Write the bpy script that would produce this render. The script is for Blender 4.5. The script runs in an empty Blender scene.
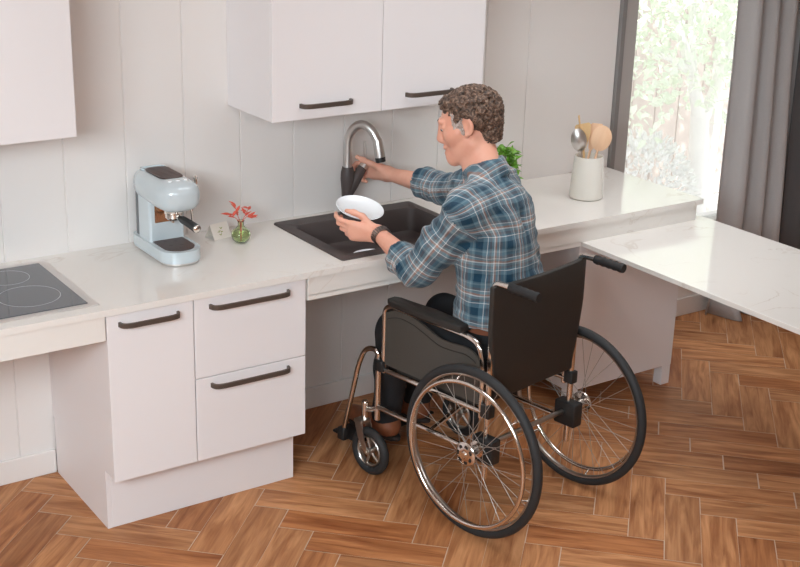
import bpy, bmesh, math, random
import numpy as np
from mathutils import Vector, Matrix

random.seed(7)
rng = np.random.default_rng(11)
sc = bpy.context.scene
COL = sc.collection
PI = math.pi

# ------------------------------------------------------------------ materials
def srgb(r, g, b):
    def f(c):
        c /= 255.0
        return c / 12.92 if c <= 0.04045 else ((c + 0.055) / 1.055) ** 2.4
    return (f(r), f(g), f(b), 1.0)

def new_mat(name):
    m = bpy.data.materials.new(name)
    m.use_nodes = True
    nt = m.node_tree
    b = nt.nodes['Principled BSDF']
    return m, nt, b

def plain(name, col, rough=0.5, metal=0.0, bump=0.0, bscale=60.0, coat=0.0, var=0.0, spec=0.5):
    m, nt, b = new_mat(name)
    b.inputs['Base Color'].default_value = col
    b.inputs['Roughness'].default_value = rough
    b.inputs['Metallic'].default_value = metal
    b.inputs['Coat Weight'].default_value = coat
    b.inputs['Specular IOR Level'].default_value = spec
    tc = nt.nodes.new('ShaderNodeTexCoord')
    nz = nt.nodes.new('ShaderNodeTexNoise')
    nz.inputs['Scale'].default_value = bscale
    nz.inputs['Detail'].default_value = 3
    nt.links.new(tc.outputs['Object'], nz.inputs['Vector'])
    if var > 0:
        mx = nt.nodes.new('ShaderNodeMix'); mx.data_type = 'RGBA'
        mx.inputs['A'].default_value = tuple(c * (1 - var) for c in col[:3]) + (1,)
        mx.inputs['B'].default_value = tuple(min(1, c * (1 + var)) for c in col[:3]) + (1,)
        nt.links.new(nz.outputs['Fac'], mx.inputs['Factor'])
        nt.links.new(mx.outputs['Result'], b.inputs['Base Color'])
    if bump > 0:
        bp = nt.nodes.new('ShaderNodeBump')
        bp.inputs['Strength'].default_value = bump
        bp.inputs['Distance'].default_value = 0.002
        nt.links.new(nz.outputs['Fac'], bp.inputs['Height'])
        nt.links.new(bp.outputs['Normal'], b.inputs['Normal'])
    return m

M = {}
M['lacquer'] = plain('white_lacquer', srgb(236, 231, 231), 0.42, bscale=3, var=0.01)
M['wallpaint'] = plain('wall_paint', srgb(231, 225, 221), 0.55, bscale=2, var=0.015)
M['ceilpaint'] = plain('ceiling_paint', srgb(235, 232, 228), 0.8)
M['roompaint'] = plain('room_paint', srgb(214, 205, 197), 0.8)
M['blackbar'] = plain('bronze_black', srgb(92, 80, 72), 0.45, 0.35)
M['chrome'] = plain('chrome', srgb(226, 220, 214), 0.16, 1.0)
M['brushed'] = plain('brushed_steel', srgb(214, 210, 207), 0.36, 1.0)
M['alloy'] = plain('alloy', srgb(190, 184, 178), 0.3, 1.0)
M['spoke'] = plain('spoke_steel', srgb(178, 172, 166), 0.5, 0.8)
M['rubber'] = plain('rubber', srgb(38, 38, 39), 0.65, bump=0.3, bscale=300)
M['plastic'] = plain('black_plastic', srgb(34, 33, 33), 0.5)
M['vinyl'] = plain('black_vinyl', srgb(42, 38, 35), 0.5, bump=0.25, bscale=180, var=0.06)
M['guard'] = plain('grey_plastic', srgb(72, 68, 63), 0.5, bump=0.15, bscale=200)
M['composite'] = plain('dark_composite', srgb(74, 64, 62), 0.5, bump=0.2, bscale=500, var=0.08)
M['glassblack'] = plain('ceramic_glass', srgb(70, 74, 82), 0.07, coat=0.4)
M['ring'] = plain('printed_ring', srgb(190, 190, 190), 0.3)
M['trimsteel'] = plain('trim_steel', srgb(214, 208, 204), 0.32, 0.55)
M['porcelain'] = plain('porcelain', srgb(240, 242, 244), 0.15, coat=0.5)
M['stoneware'] = plain('stoneware', srgb(235, 231, 222), 0.22, coat=0.4, bscale=14, var=0.02)
M['skin'] = None
M['denim'] = plain('black_denim', srgb(26, 26, 29), 0.85, bump=0.4, bscale=240)
M['boot'] = plain('brown_leather', srgb(126, 74, 48), 0.5, bump=0.25, bscale=60, var=0.15)
M['sole'] = plain('boot_sole', srgb(42, 32, 28), 0.7)
M['belt'] = plain('belt_leather', srgb(120, 68, 45), 0.5)
M['pastel'] = plain('pastel_blue_enamel', srgb(200, 210, 214), 0.2, coat=0.6)
M['darktray'] = plain('bronze_tray', srgb(86, 70, 66), 0.4, 0.3)
M['smoke'] = plain('grey_tank', srgb(96, 100, 104), 0.25)
M['warmreflect'] = plain('warm_reflecting_steel', srgb(196, 150, 118), 0.22, 1.0)  # warm reflection put into the base colour of the steel
M['leafred'] = plain('red_leaf', srgb(214, 92, 72), 0.55, bscale=40, var=0.15)
M['leafgreen'] = plain('green_leaf', srgb(116, 172, 58), 0.45, bscale=60, var=0.3)
M['stemgreen'] = plain('stem', srgb(92, 112, 60), 0.6)
M['terracotta'] = plain('plant_pot', srgb(214, 205, 196), 0.6)
M['soil'] = plain('soil', srgb(60, 45, 36), 0.9, bump=0.6, bscale=80)
M['card'] = plain('card_paper', srgb(228, 219, 208), 0.7)
M['printgreen'] = plain('printed_leaf', srgb(158, 160, 96), 0.7, bscale=120, var=0.3)
M['framegrey'] = plain('frame_grey', srgb(176, 170, 166), 0.5)
M['framedark'] = plain('frame_dark', srgb(132, 128, 126), 0.5)
M['grip'] = plain('grip_rubber', srgb(30, 30, 31), 0.6)
M['eye'] = plain('eye_white', srgb(225, 220, 215), 0.2)
M['iris'] = plain('iris', srgb(50, 60, 66), 0.2)
M['lip'] = plain('lip', srgb(190, 110, 96), 0.5)
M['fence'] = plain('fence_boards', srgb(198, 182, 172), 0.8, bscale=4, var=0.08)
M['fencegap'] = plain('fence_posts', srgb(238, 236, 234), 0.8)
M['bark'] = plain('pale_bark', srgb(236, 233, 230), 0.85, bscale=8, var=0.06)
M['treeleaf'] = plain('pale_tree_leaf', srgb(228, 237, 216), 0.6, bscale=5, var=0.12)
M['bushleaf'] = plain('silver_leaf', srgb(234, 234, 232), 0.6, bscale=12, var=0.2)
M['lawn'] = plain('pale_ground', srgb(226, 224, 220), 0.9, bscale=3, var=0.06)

def wood_utensil(name, c1, c2):
    m, nt, b = new_mat(name)
    tc = nt.nodes.new('ShaderNodeTexCoord'); mp = nt.nodes.new('ShaderNodeMapping')
    mp.inputs['Scale'].default_value = (60, 60, 8)
    nz = nt.nodes.new('ShaderNodeTexNoise'); nz.inputs['Scale'].default_value = 1.0
    cr = nt.nodes.new('ShaderNodeMix'); cr.data_type = 'RGBA'
    cr.inputs['A'].default_value = c1; cr.inputs['B'].default_value = c2
    nt.links.new(tc.outputs['Object'], mp.inputs['Vector']); nt.links.new(mp.outputs['Vector'], nz.inputs['Vector'])
    nt.links.new(nz.outputs['Fac'], cr.inputs['Factor']); nt.links.new(cr.outputs['Result'], b.inputs['Base Color'])
    b.inputs['Roughness'].default_value = 0.55
    return m
M['woodpale'] = wood_utensil('pale_wood', srgb(236, 202, 152), srgb(220, 180, 126))
M['woodwarm'] = wood_utensil('warm_wood', srgb(240, 204, 170), srgb(222, 176, 138))

def quartz():
    m, nt, b = new_mat('quartz')
    tc = nt.nodes.new('ShaderNodeTexCoord')
    n1 = nt.nodes.new('ShaderNodeTexNoise'); n1.inputs['Scale'].default_value = 2.2; n1.inputs['Detail'].default_value = 5
    n1.inputs['Distortion'].default_value = 1.4
    mth = nt.nodes.new('ShaderNodeMath'); mth.operation = 'SUBTRACT'; mth.inputs[1].default_value = 0.5
    ab = nt.nodes.new('ShaderNodeMath'); ab.operation = 'ABSOLUTE'
    cr = nt.nodes.new('ShaderNodeValToRGB')
    cr.color_ramp.elements[0].position = 0.0; cr.color_ramp.elements[0].color = (1, 1, 1, 1)
    cr.color_ramp.elements[1].position = 0.012; cr.color_ramp.elements[1].color = (0, 0, 0, 1)
    n2 = nt.nodes.new('ShaderNodeTexNoise'); n2.inputs['Scale'].default_value = 3.0
    mu = nt.nodes.new('ShaderNodeMath'); mu.operation = 'MULTIPLY'
    mr = nt.nodes.new('ShaderNodeMapRange'); mr.inputs['From Min'].default_value = 0.45; mr.inputs['From Max'].default_value = 0.7
    mr.inputs['To Max'].default_value = 0.55
    mx = nt.nodes.new('ShaderNodeMix'); mx.data_type = 'RGBA'
    mx.inputs['A'].default_value = srgb(233, 228, 222); mx.inputs['B'].default_value = srgb(196, 178, 162)
    L = nt.links.new
    L(tc.outputs['Object'], n1.inputs['Vector']); L(tc.outputs['Object'], n2.inputs['Vector'])
    L(n1.outputs['Fac'], mth.inputs[0]); L(mth.outputs[0], ab.inputs[0]); L(ab.outputs[0], cr.inputs['Fac'])
    L(n2.outputs['Fac'], mr.inputs['Value']); L(cr.outputs['Color'], mu.inputs[0]); L(mr.outputs['Result'], mu.inputs[1])
    L(mu.outputs[0], mx.inputs['Factor']); L(mx.outputs['Result'], b.inputs['Base Color'])
    b.inputs['Roughness'].default_value = 0.09
    return m
M['quartz'] = quartz()

def plank_mat():
    m, nt, b = new_mat('herringbone_oak')
    L = nt.links.new
    uv = nt.nodes.new('ShaderNodeUVMap'); uv.uv_map = 'UVMap'
    geo = nt.nodes.new('ShaderNodeNewGeometry')
    mp = nt.nodes.new('ShaderNodeMapping'); mp.inputs['Scale'].default_value = (2.0, 17, 1)
    L(uv.outputs['UV'], mp.inputs['Vector'])
    n1 = nt.nodes.new('ShaderNodeTexNoise'); n1.inputs['Scale'].default_value = 1.6; n1.inputs['Detail'].default_value = 6; n1.inputs['Distortion'].default_value = 0.8
    L(mp.outputs['Vector'], n1.inputs['Vector'])
    mp2 = nt.nodes.new('ShaderNodeMapping'); mp2.inputs['Scale'].default_value = (8, 160, 1)
    L(uv.outputs['UV'], mp2.inputs['Vector'])
    n2 = nt.nodes.new('ShaderNodeTexNoise'); n2.inputs['Scale'].default_value = 1.0; n2.inputs['Detail'].default_value = 3
    L(mp2.outputs['Vector'], n2.inputs['Vector'])
    ad = nt.nodes.new('ShaderNodeMath'); ad.operation = 'MULTIPLY_ADD'; ad.inputs[1].default_value = 0.22
    L(n2.outputs['Fac'], ad.inputs[0]); L(n1.outputs['Fac'], ad.inputs[2])
    cr = nt.nodes.new('ShaderNodeValToRGB')
    e = cr.color_ramp.elements
    e[0].position = 0.38; e[0].color = srgb(142, 86, 50)
    e[1].position = 0.9; e[1].color = srgb(214, 158, 112)
    x = e.new(0.55); x.color = srgb(170, 115, 75)
    x = e.new(0.7); x.color = srgb(193, 137, 93)
    L(ad.outputs[0], cr.inputs['Fac'])
    tone = nt.nodes.new('ShaderNodeValToRGB')
    t = tone.color_ramp.elements
    t[0].position = 0; t[0].color = (0.74, 0.70, 0.68, 1)
    t[1].position = 1; t[1].color = (1.12, 1.10, 1.07, 1)
    x = t.new(0.12); x.color = (0.9, 0.74, 0.6, 1)
    x = t.new(0.3); x.color = (0.92, 0.92, 0.92, 1)
    L(geo.outputs['Random Per Island'], tone.inputs['Fac'])
    mu = nt.nodes.new('ShaderNodeMix'); mu.data_type = 'RGBA'; mu.blend_type = 'MULTIPLY'; mu.inputs['Factor'].default_value = 1
    L(cr.outputs['Color'], mu.inputs['A']); L(tone.outputs['Color'], mu.inputs['B'])
    L(mu.outputs['Result'], b.inputs['Base Color'])
    b.inputs['Roughness'].default_value = 0.5
    b.inputs['Specular IOR Level'].default_value = 0.35
    bp = nt.nodes.new('ShaderNodeBump'); bp.inputs['Strength'].default_value = 0.12; bp.inputs['Distance'].default_value = 0.002
    L(ad.outputs[0], bp.inputs['Height']); L(bp.outputs['Normal'], b.inputs['Normal'])
    return m
M['plank'] = plank_mat()
M['grout'] = plain('grout', srgb(205, 184, 164), 0.8)

def skin_mat():
    m, nt, b = new_mat('skin')
    L = nt.links.new
    tc = nt.nodes.new('ShaderNodeTexCoord')
    n1 = nt.nodes.new('ShaderNodeTexNoise'); n1.inputs['Scale'].default_value = 22; n1.inputs['Detail'].default_value = 4
    mx = nt.nodes.new('ShaderNodeMix'); mx.data_type = 'RGBA'
    mx.inputs['A'].default_value = srgb(222, 152, 128); mx.inputs['B'].default_value = srgb(238, 184, 160)
    L(tc.outputs['Object'], n1.inputs['Vector']); L(n1.outputs['Fac'], mx.inputs['Factor']); L(mx.outputs['Result'], b.inputs['Base Color'])
    b.inputs['Roughness'].default_value = 0.5
    b.inputs['Subsurface Weight'].default_value = 0.08
    b.inputs['Subsurface Radius'].default_value = (0.012, 0.005, 0.003)
    bp = nt.nodes.new('ShaderNodeBump'); bp.inputs['Strength'].default_value = 0.12; bp.inputs['Distance'].default_value = 0.002
    n2 = nt.nodes.new('ShaderNodeTexNoise'); n2.inputs['Scale'].default_value = 160
    L(tc.outputs['Object'], n2.inputs['Vector']); L(n2.outputs['Fac'], bp.inputs['Height']); L(bp.outputs['Normal'], b.inputs['Normal'])
    return m
M['skin'] = skin_mat()

def hair_mat(name, c1, c2, c3):
    m, nt, b = new_mat(name)
    L = nt.links.new
    tc = nt.nodes.new('ShaderNodeTexCoord')
    n1 = nt.nodes.new('ShaderNodeTexNoise'); n1.inputs['Scale'].default_value = 70; n1.inputs['Detail'].default_value = 5; n1.inputs['Distortion'].default_value = 1.5
    cr = nt.nodes.new('ShaderNodeValToRGB')
    e = cr.color_ramp.elements
    e[0].position = 0.33; e[0].color = c1
    e[1].position = 0.72; e[1].color = c3
    x = e.new(0.52); x.color = c2
    L(tc.outputs['Object'], n1.inputs['Vector']); L(n1.outputs['Fac'], cr.inputs['Fac']); L(cr.outputs['Color'], b.inputs['Base Color'])
    b.inputs['Roughness'].default_value = 0.55
    bp = nt.nodes.new('ShaderNodeBump'); bp.inputs['Strength'].default_value = 0.9; bp.inputs['Distance'].default_value = 0.006
    L(n1.outputs['Fac'], bp.inputs['Height']); L(bp.outputs['Normal'], b.inputs['Normal'])
    return m
M['hair'] = hair_mat('curly_hair', srgb(42, 31, 25), srgb(94, 71, 57), srgb(164, 136, 117))
M['greyhair'] = hair_mat('grey_hair', srgb(150, 130, 118), srgb(190, 176, 168), srgb(214, 204, 198))

def plaid_mat():
    m, nt, b = new_mat('plaid_cotton')
    L = nt.links.new
    uv = nt.nodes.new('ShaderNodeUVMap'); uv.uv_map = 'UVMap'
    sx = nt.nodes.new('ShaderNodeSeparateXYZ'); L(uv.outputs['UV'], sx.inputs['Vector'])
    def stripes(sock, period, off):
        d = nt.nodes.new('ShaderNodeMath'); d.operation = 'DIVIDE'; d.inputs[1].default_value = period
        a = nt.nodes.new('ShaderNodeMath'); a.operation = 'ADD'; a.inputs[1].default_value = off + 50
        f = nt.nodes.new('ShaderNodeMath'); f.operation = 'FRACT'
        L(sock, d.inputs[0]); L(d.outputs[0], a.inputs[0]); L(a.outputs[0], f.inputs[0])
        cr = nt.nodes.new('ShaderNodeValToRGB'); cr.color_ramp.interpolation = 'CONSTANT'
        blue, mid, dark, white, rust, grey = srgb(94, 122, 136), srgb(126, 148, 156), srgb(46, 72, 90), srgb(220, 222, 222), srgb(176, 132, 112), srgb(112, 110, 114)
        seq = [(0.0, dark), (0.23, blue), (0.35, white), (0.375, blue), (0.42, grey), (0.49, mid), (0.56, white), (0.595, rust), (0.645, mid), (0.72, white), (0.742, grey), (0.82, blue), (0.91, mid), (0.955, blue)]
        e = cr.color_ramp.elements
        e[0].position, e[0].color = seq[0]
        e[1].position, e[1].color = seq[-1]
        for p, c in seq[1:-1]:
            x = e.new(p); x.color = c
        L(f.outputs[0], cr.inputs['Fac'])
        return cr.outputs['Color']
    a = stripes(sx.outputs['X'], 0.128, 0.10); c = stripes(sx.outputs['Y'], 0.122, 0.35)
    mx = nt.nodes.new('ShaderNodeMix'); mx.data_type = 'RGBA'; mx.inputs['Factor'].default_value = 0.5
    L(a, mx.inputs['A']); L(c, mx.inputs['B'])
    hs = nt.nodes.new('ShaderNodeHueSaturation'); hs.inputs['Saturation'].default_value = 0.95; hs.inputs['Value'].default_value = 0.88
    L(mx.outputs['Result'], hs.inputs['Color'])
    bc_ = nt.nodes.new('ShaderNodeBrightContrast'); bc_.inputs['Contrast'].default_value = 0.06
    L(hs.outputs['Color'], bc_.inputs['Color']); L(bc_.outputs['Color'], b.inputs['Base Color'])
    b.inputs['Roughness'].default_value = 0.9
    b.inputs['Sheen Weight'].default_value = 0.15
    tc = nt.nodes.new('ShaderNodeTexCoord')
    n2 = nt.nodes.new('ShaderNodeTexNoise'); n2.inputs['Scale'].default_value = 26; n2.inputs['Detail'].default_value = 3; n2.inputs['Distortion'].default_value = 1.0
    bp = nt.nodes.new('ShaderNodeBump'); bp.inputs['Strength'].default_value = 0.45; bp.inputs['Distance'].default_value = 0.008
    L(tc.outputs['Object'], n2.inputs['Vector']); L(n2.outputs['Fac'], bp.inputs['Height']); L(bp.outputs['Normal'], b.inputs['Normal'])
    return m
M['plaid'] = plaid_mat()

def curtain_mat(name, c):
    m = plain(name, c, 0.9, bump=0.5, bscale=260, var=0.12)
    return m
M['curtain'] = curtain_mat('grey_curtain', srgb(180, 176, 175))
M['curtainshade'] = curtain_mat('fold_shade_curtain', srgb(84, 80, 80))  # shadow of a deep curtain fold put into a darker fabric colour

def glass_mat(name, col, rough=0.0, thin=0.0):
    m, nt, b = new_mat(name)
    if thin > 0:       # flat clear pane: transparent with a white veil imitating bright haze, and a faint mirror
        nt.nodes.remove(b)
        out = nt.nodes['Material Output']
        tr = nt.nodes.new('ShaderNodeBsdfTransparent'); tr.inputs['Color'].default_value = col
        gl = nt.nodes.new('ShaderNodeBsdfGlossy'); gl.inputs['Roughness'].default_value = 0.02
        tl = nt.nodes.new('ShaderNodeBsdfTranslucent'); tl.inputs['Color'].default_value = (0.9, 0.9, 0.9, 1)
        m1 = nt.nodes.new('ShaderNodeMixShader'); m1.inputs['Fac'].default_value = thin
        m2 = nt.nodes.new('ShaderNodeMixShader'); m2.inputs['Fac'].default_value = 0.04
        nt.links.new(tr.outputs[0], m1.inputs[1]); nt.links.new(tl.outputs[0], m1.inputs[2])
        nt.links.new(m1.outputs[0], m2.inputs[1]); nt.links.new(gl.outputs[0], m2.inputs[2])
        nt.links.new(m2.outputs[0], out.inputs['Surface'])
        return m
    b.inputs['Base Color'].default_value = col
    b.inputs['Roughness'].default_value = rough
    b.inputs['Transmission Weight'].default_value = 1.0
    b.inputs['IOR'].default_value = 1.3
    return m
M['pane'] = glass_mat('window_glass', (0.97, 0.98, 0.98, 1), thin=0.12)
M['greenglass'] = glass_mat('green_glass', srgb(234, 243, 214), 0.02)
M['water'] = glass_mat('vase_water', srgb(238, 244, 222), 0.0)

# ------------------------------------------------------------------ object helpers
def obj(name, bm, mat, parent=None, smooth=False, angle=None, loc=None):
    me = bpy.data.meshes.new(name)
    bmesh.ops.recalc_face_normals(bm, faces=bm.faces)
    bm.to_mesh(me); bm.free()
    o = bpy.data.objects.new(name, me); COL.objects.link(o)
    if mat is not None:
        for mm in (mat if isinstance(mat, (list, tuple)) else [mat]):
            me.materials.append(mm)
    if smooth:
        me.polygons.foreach_set('use_smooth', [True] * len(me.polygons))
        if angle is not None:
            me.set_sharp_from_angle(angle=math.radians(angle))
    if parent is not None:
        o.parent = parent
    if loc is not None:
        o.location = loc
    return o

def raw(name, verts, faces, mat, parent=None, smooth=True):
    me = bpy.data.meshes.new(name)
    me.from_pydata([tuple(v) for v in verts], [], [tuple(f) for f in faces])
    me.update()
    o = bpy.data.objects.new(name, me); COL.objects.link(o)
    if mat is not None:
        me.materials.append(mat)
    if smooth:
        me.polygons.foreach_set('use_smooth', [True] * len(me.polygons))
    if parent is not None:
        o.parent = parent
    return o

def empty(name, loc=(0, 0, 0), rz=0.0):
    o = bpy.data.objects.new(name, None); COL.objects.link(o)
    o.location = loc; o.rotation_euler = (0, 0, rz); o.empty_display_size = 0.1
    return o

def tag(o, label=None, cat=None, group=None, kind=None):
    if label: o['label'] = label
    if cat: o['category'] = cat
    if group: o['group'] = group
    if kind: o['kind'] = kind
    return o

def NB(): return bmesh.new()

def box(bm, x0, x1, y0, y1, z0, z1, bevel=0.0, seg=2, mat=None):
    r = bmesh.ops.create_cube(bm, size=1.0)
    vs = r['verts']
    for v in vs:
        v.co = Vector(((x0 + x1) / 2 + v.co.x * (x1 - x0), (y0 + y1) / 2 + v.co.y * (y1 - y0), (z0 + z1) / 2 + v.co.z * (z1 - z0)))
    if bevel > 0:
        es = list({e for v in vs for e in v.link_edges})
        bmesh.ops.bevel(bm, geom=es, offset=bevel, segments=seg, profile=0.5, affect='EDGES')
    return vs

def frames(pts, closed=False):
    P = [Vector(p) for p in pts]
    n = len(P); T = []
    for i in range(n):
        a = P[(i - 1) % n] if (closed or i > 0) else P[0]
        b = P[(i + 1) % n] if (closed or i < n - 1) else P[-1]
        T.append((b - a).normalized())
    ref = Vector((0, 0, 1)) if abs(T[0].z) < 0.9 else Vector((1, 0, 0))
    N = (ref - T[0] * ref.dot(T[0])).normalized()
    out = []
    for i in range(n):
        N = (N - T[i] * N.dot(T[i]))
        N = N.normalized() if N.length > 1e-6 else Vector((1, 0, 0))
        out.append((P[i], T[i], N, T[i].cross(N)))
    return out

def tube(bm, pts, r, seg=10, closed=False, cap=True, flat=1.0):
    fr = frames(pts, closed); rings = []
    for i, (p, t, n, b) in enumerate(fr):
        rr = r[i] if isinstance(r, (list, tuple)) else r
        rings.append([bm.verts.new(p + n * (rr * math.cos(2 * PI * k / seg)) + b * (rr * flat * math.sin(2 * PI * k / seg))) for k in range(seg)])
    m = len(rings)
    for i in range(m if closed else m - 1):
        A, B = rings[i], rings[(i + 1) % m]
        for k in range(seg):
            bm.faces.new((A[k], A[(k + 1) % seg], B[(k + 1) % seg], B[k]))
    if not closed and cap:
        bm.faces.new(rings[0][::-1]); bm.faces.new(rings[-1])
    return rings

def rounded(pts, rad, n=5):
    """polyline with rounded corners"""
    P = [Vector(p) for p in pts]; out = [P[0]]
    for i in range(1, len(P) - 1):
        a, b, c = P[i - 1], P[i], P[i + 1]
        d1 = (a - b); d2 = (c - b)
        r = min(rad, d1.length * 0.48, d2.length * 0.48)
        p1 = b + d1.normalized() * r; p2 = b + d2.normalized() * r
        for k in range(n + 1):
            t = k / n
            out.append(p1 * (1 - t) ** 2 + b * 2 * t * (1 - t) + p2 * t * t)
    out.append(P[-1])
    return out

def lathe(bm, prof, seg=40, c=(0, 0, 0), axis='z', cap=False):
    c = Vector(c); rings = []
    for (r, h) in prof:
        ring = []
        for k in range(seg):
            a = 2 * PI * k / seg
            if axis == 'z': v = Vector((r * math.cos(a), r * math.sin(a), h))
            elif axis == 'x': v = Vector((h, r * math.cos(a), r * math.sin(a)))
            else: v = Vector((r * math.cos(a), h, r * math.sin(a)))
            ring.append(bm.verts.new(c + v))
        rings.append(ring)
    for A, B in zip(rings, rings[1:]):
        for k in range(seg):
            bm.faces.new((A[k], A[(k + 1) % seg], B[(k + 1) % seg], B[k]))
    if cap:
        bm.faces.new(rings[0][::-1]); bm.faces.new(rings[-1])
    return rings

def torus(bm, c, R, r, axis='x', seg=64, ring=12, squash=1.0):
    c = Vector(c); pts = []
    for i in range(seg):
        a = 2 * PI * i / seg
        ring_v = []
        for k in range(ring):
            b = 2 * PI * k / ring
            rad = R + r * math.cos(b); h = r * squash * math.sin(b)
            if axis == 'x': v = Vector((h, rad * math.cos(a), rad * math.sin(a)))
            elif axis == 'y': v = Vector((rad * math.cos(a), h, rad * math.sin(a)))
            else: v = Vector((rad * math.cos(a), rad * math.sin(a), h))
            ring_v.append(bm.verts.new(c + v))
        pts.append(ring_v)
    for i in range(seg):
        A, B = pts[i], pts[(i + 1) % seg]
        for k in range(ring):
            bm.faces.new((A[k], A[(k + 1) % ring], B[(k + 1) % ring], B[k]))

def prism(bm, outline, z0, z1, bevel=0.0, seg=2):
    """extrude an xy outline from z0 to z1"""
    lo = [bm.verts.new((x, y, z0)) for x, y in outline]
    hi = [bm.verts.new((x, y, z1)) for x, y in outline]
    n = len(lo); fs = []
    bot = bm.faces.new(lo[::-1]); top = bm.faces.new(hi)
    for i in range(n):
        fs.append(bm.faces.new((lo[i], lo[(i + 1) % n], hi[(i + 1) % n], hi[i])))
    if bevel > 0:
        es = list(set(top.edges) | set(bot.edges))
        bmesh.ops.bevel(bm, geom=es, offset=bevel, segments=seg, profile=0.5, affect='EDGES')

# ------------------------------------------------------------------ camera
cam_d = bpy.data.cameras.new('camera'); cam = bpy.data.objects.new('camera', cam_d); COL.objects.link(cam)
yaw, pit, rol, foc = math.radians(34.54), math.radians(19.546), math.radians(1.65), 1313.26
fw = Vector((math.sin(yaw) * math.cos(pit), math.cos(yaw) * math.cos(pit), -math.sin(pit)))
rt = Vector((math.cos(yaw), -math.sin(yaw), 0)); up = rt.cross(fw)
r2 = rt * math.cos(rol) + up * math.sin(rol); u2 = -rt * math.sin(rol) + up * math.cos(rol)
mw = Matrix.Identity(4)
for i in range(3):
    mw[i][0] = r2[i]; mw[i][1] = u2[i]; mw[i][2] = -fw[i]
mw[0][3], mw[1][3], mw[2][3] = -1.2613, -4.6191, 2.4949
cam.matrix_world = mw
cam_d.sensor_fit = 'HORIZONTAL'; cam_d.sensor_width = 36.0; cam_d.lens = foc / 800 * 36.0
cam_d.clip_start = 0.05; cam_d.clip_end = 200
sc.camera = cam

# ------------------------------------------------------------------ the room
XL, XR, YF, ZC = -5.985, 5.4, -7.2, 2.78
def floor_mesh():
    w2 = 0.0945 / 2; s = 0.357; per = 0.189; g = 0.0012
    verts = []; faces = []; uvs = []
    def quad(pts, along):
        i = len(verts); P = [Vector((x, y, 0)) for x, y in pts]
        cx = sum(P, Vector()) / 4
        Q = []
        for p in P:
            d = p - cx; Q.append(cx + d * (1 - g * 2.4 / d.length) if d.length > 0.01 else p)
        verts.extend(Q); faces.append((i, i + 1, i + 2, i + 3))
        ox, oy = random.uniform(0, 40), random.uniform(0, 40)
        for p in Q:
            d = p - cx
            uvs.append((ox + d.dot(along), oy + d.dot(Vector((-along.y, along.x, 0)))))
    bx0 = 2.653
    cols = []
    for k in range(-26, 9):
        b = bx0 + k * s
        if k < 0: typ = 'H' if (k % 2 == 1) else 'V'
        else: typ = 'H' if (k % 2 == 0) else 'V'
        cols.append((b, typ, k))
    for b, typ, k in cols:
        ph = -0.918 - (0.021 if k < 0 else 0.0)
        for j in range(-20, 46):
            if typ == 'H':
                y = ph - j * per
                a = Vector((1, -1, 0)).normalized()
                quad([(b + w2, y), (b - w2, y - 2 * w2), (b - w2 + s, y - 2 * w2 - s), (b + w2 + s, y - s)], a)
            else:
                y = ph - s - j * per
                a = Vector((1, 1, 0)).normalized()
                quad([(b - w2, y + 2 * w2), (b + w2, y), (b + w2 + s, y + s), (b - w2 + s, y + 2 * w2 + s)], a)
    return verts, faces, uvs
fv, ff, fu = floor_mesh()
def clip(poly, ax, lim, sgn):
    """keep the part of a plank (list of (point, uv)) on the room's side of a wall line"""
    out = []
    for (p, a), (q, b) in zip(poly, poly[1:] + poly[:1]):
        dp, dq = sgn * (lim - p[ax]), sgn * (lim - q[ax])
        if dp >= 0: out.append((p, a))
        if dp * dq < 0:
            t = dp / (dp - dq)
            out.append((p.lerp(q, t), (a[0] + (b[0] - a[0]) * t, a[1] + (b[1] - a[1]) * t)))
    return out
me = bpy.data.meshes.new('floor')
V2, F2, U2 = [], [], []
for f in ff:
    poly = [(fv[k], fu[k]) for k in f]
    for ax, lim, sgn in ((1, 0.1, 1), (1, YF - .05, -1), (0, XR + .05, 1), (0, XL - .05, -1)):
        if poly: poly = clip(poly, ax, lim, sgn)
    if len(poly) < 3: continue
    n = len(V2)
    V2 += [tuple(p) for p, _ in poly]; F2.append(tuple(range(n, n + len(poly)))); U2 += [a for _, a in poly]
nb = len(V2)
V2 += [(XL - .05, YF - .05, -0.0015), (XR + .05, YF - .05, -0.0015), (XR + .05, 0.1, -0.0015), (XL - .05, 0.1, -0.0015)]
F2.append((nb, nb + 1, nb + 2, nb + 3)); U2 += [(0, 0)] * 4
nb = len(V2)
me.from_pydata(V2, [], F2); me.update()
me.materials.append(M['plank']); me.materials.append(M['grout'])
me.polygons[len(F2) - 1].material_index = 1
uvl = me.uv_layers.new(name='UVMap')
for i, u in enumerate(U2): uvl.data[i].uv = u
# orientation: make every face look up
bm = bmesh.new(); bm.from_mesh(me)
for f in bm.faces:
    f.normal_update()
    if f.normal.z < 0: f.normal_flip()
bm.to_mesh(me); bm.free()
flo = bpy.data.objects.new('floor', me); COL.objects.link(flo); tag(flo, kind='structure')

# back wall: grooved boards, plain slab beyond, opening for the window
WX0, WX1, WZ0, WZ1 = 3.135, 5.15, 0.48, 2.4
bm = NB()
x = XL
while x < 2.58:
    box(bm, x + 0.0015, x + 0.245 - 0.0015, 0.0, 0.02, 0, ZC, 0.0018, 1); x += 0.245
box(bm, 2.59 + 0.0015, WX0 - 0.0, 0.0, 0.02, 0, ZC, 0.0015, 1)
box(bm, XL - .1, WX0, 0.0045, 0.2, 0, ZC)
box(bm, WX0, WX1, 0.0, 0.2, 0, WZ0)
box(bm, WX0, WX1, 0.0, 0.2, WZ1, ZC)
box(bm, WX1, XR + .1, 0.0, 0.2, 0, ZC)
tag(obj('wall_back', bm, M['wallpaint']), kind='structure')
bm = NB()
box(bm, XL, 0.278, -0.015, 0, 0, 0.1, 0.004, 2)
box(bm, 1.062, XR, -0.015, 0, 0, 0.1, 0.004, 2)
tag(obj('baseboard_back', bm, M['wallpaint']), kind='structure')
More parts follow.
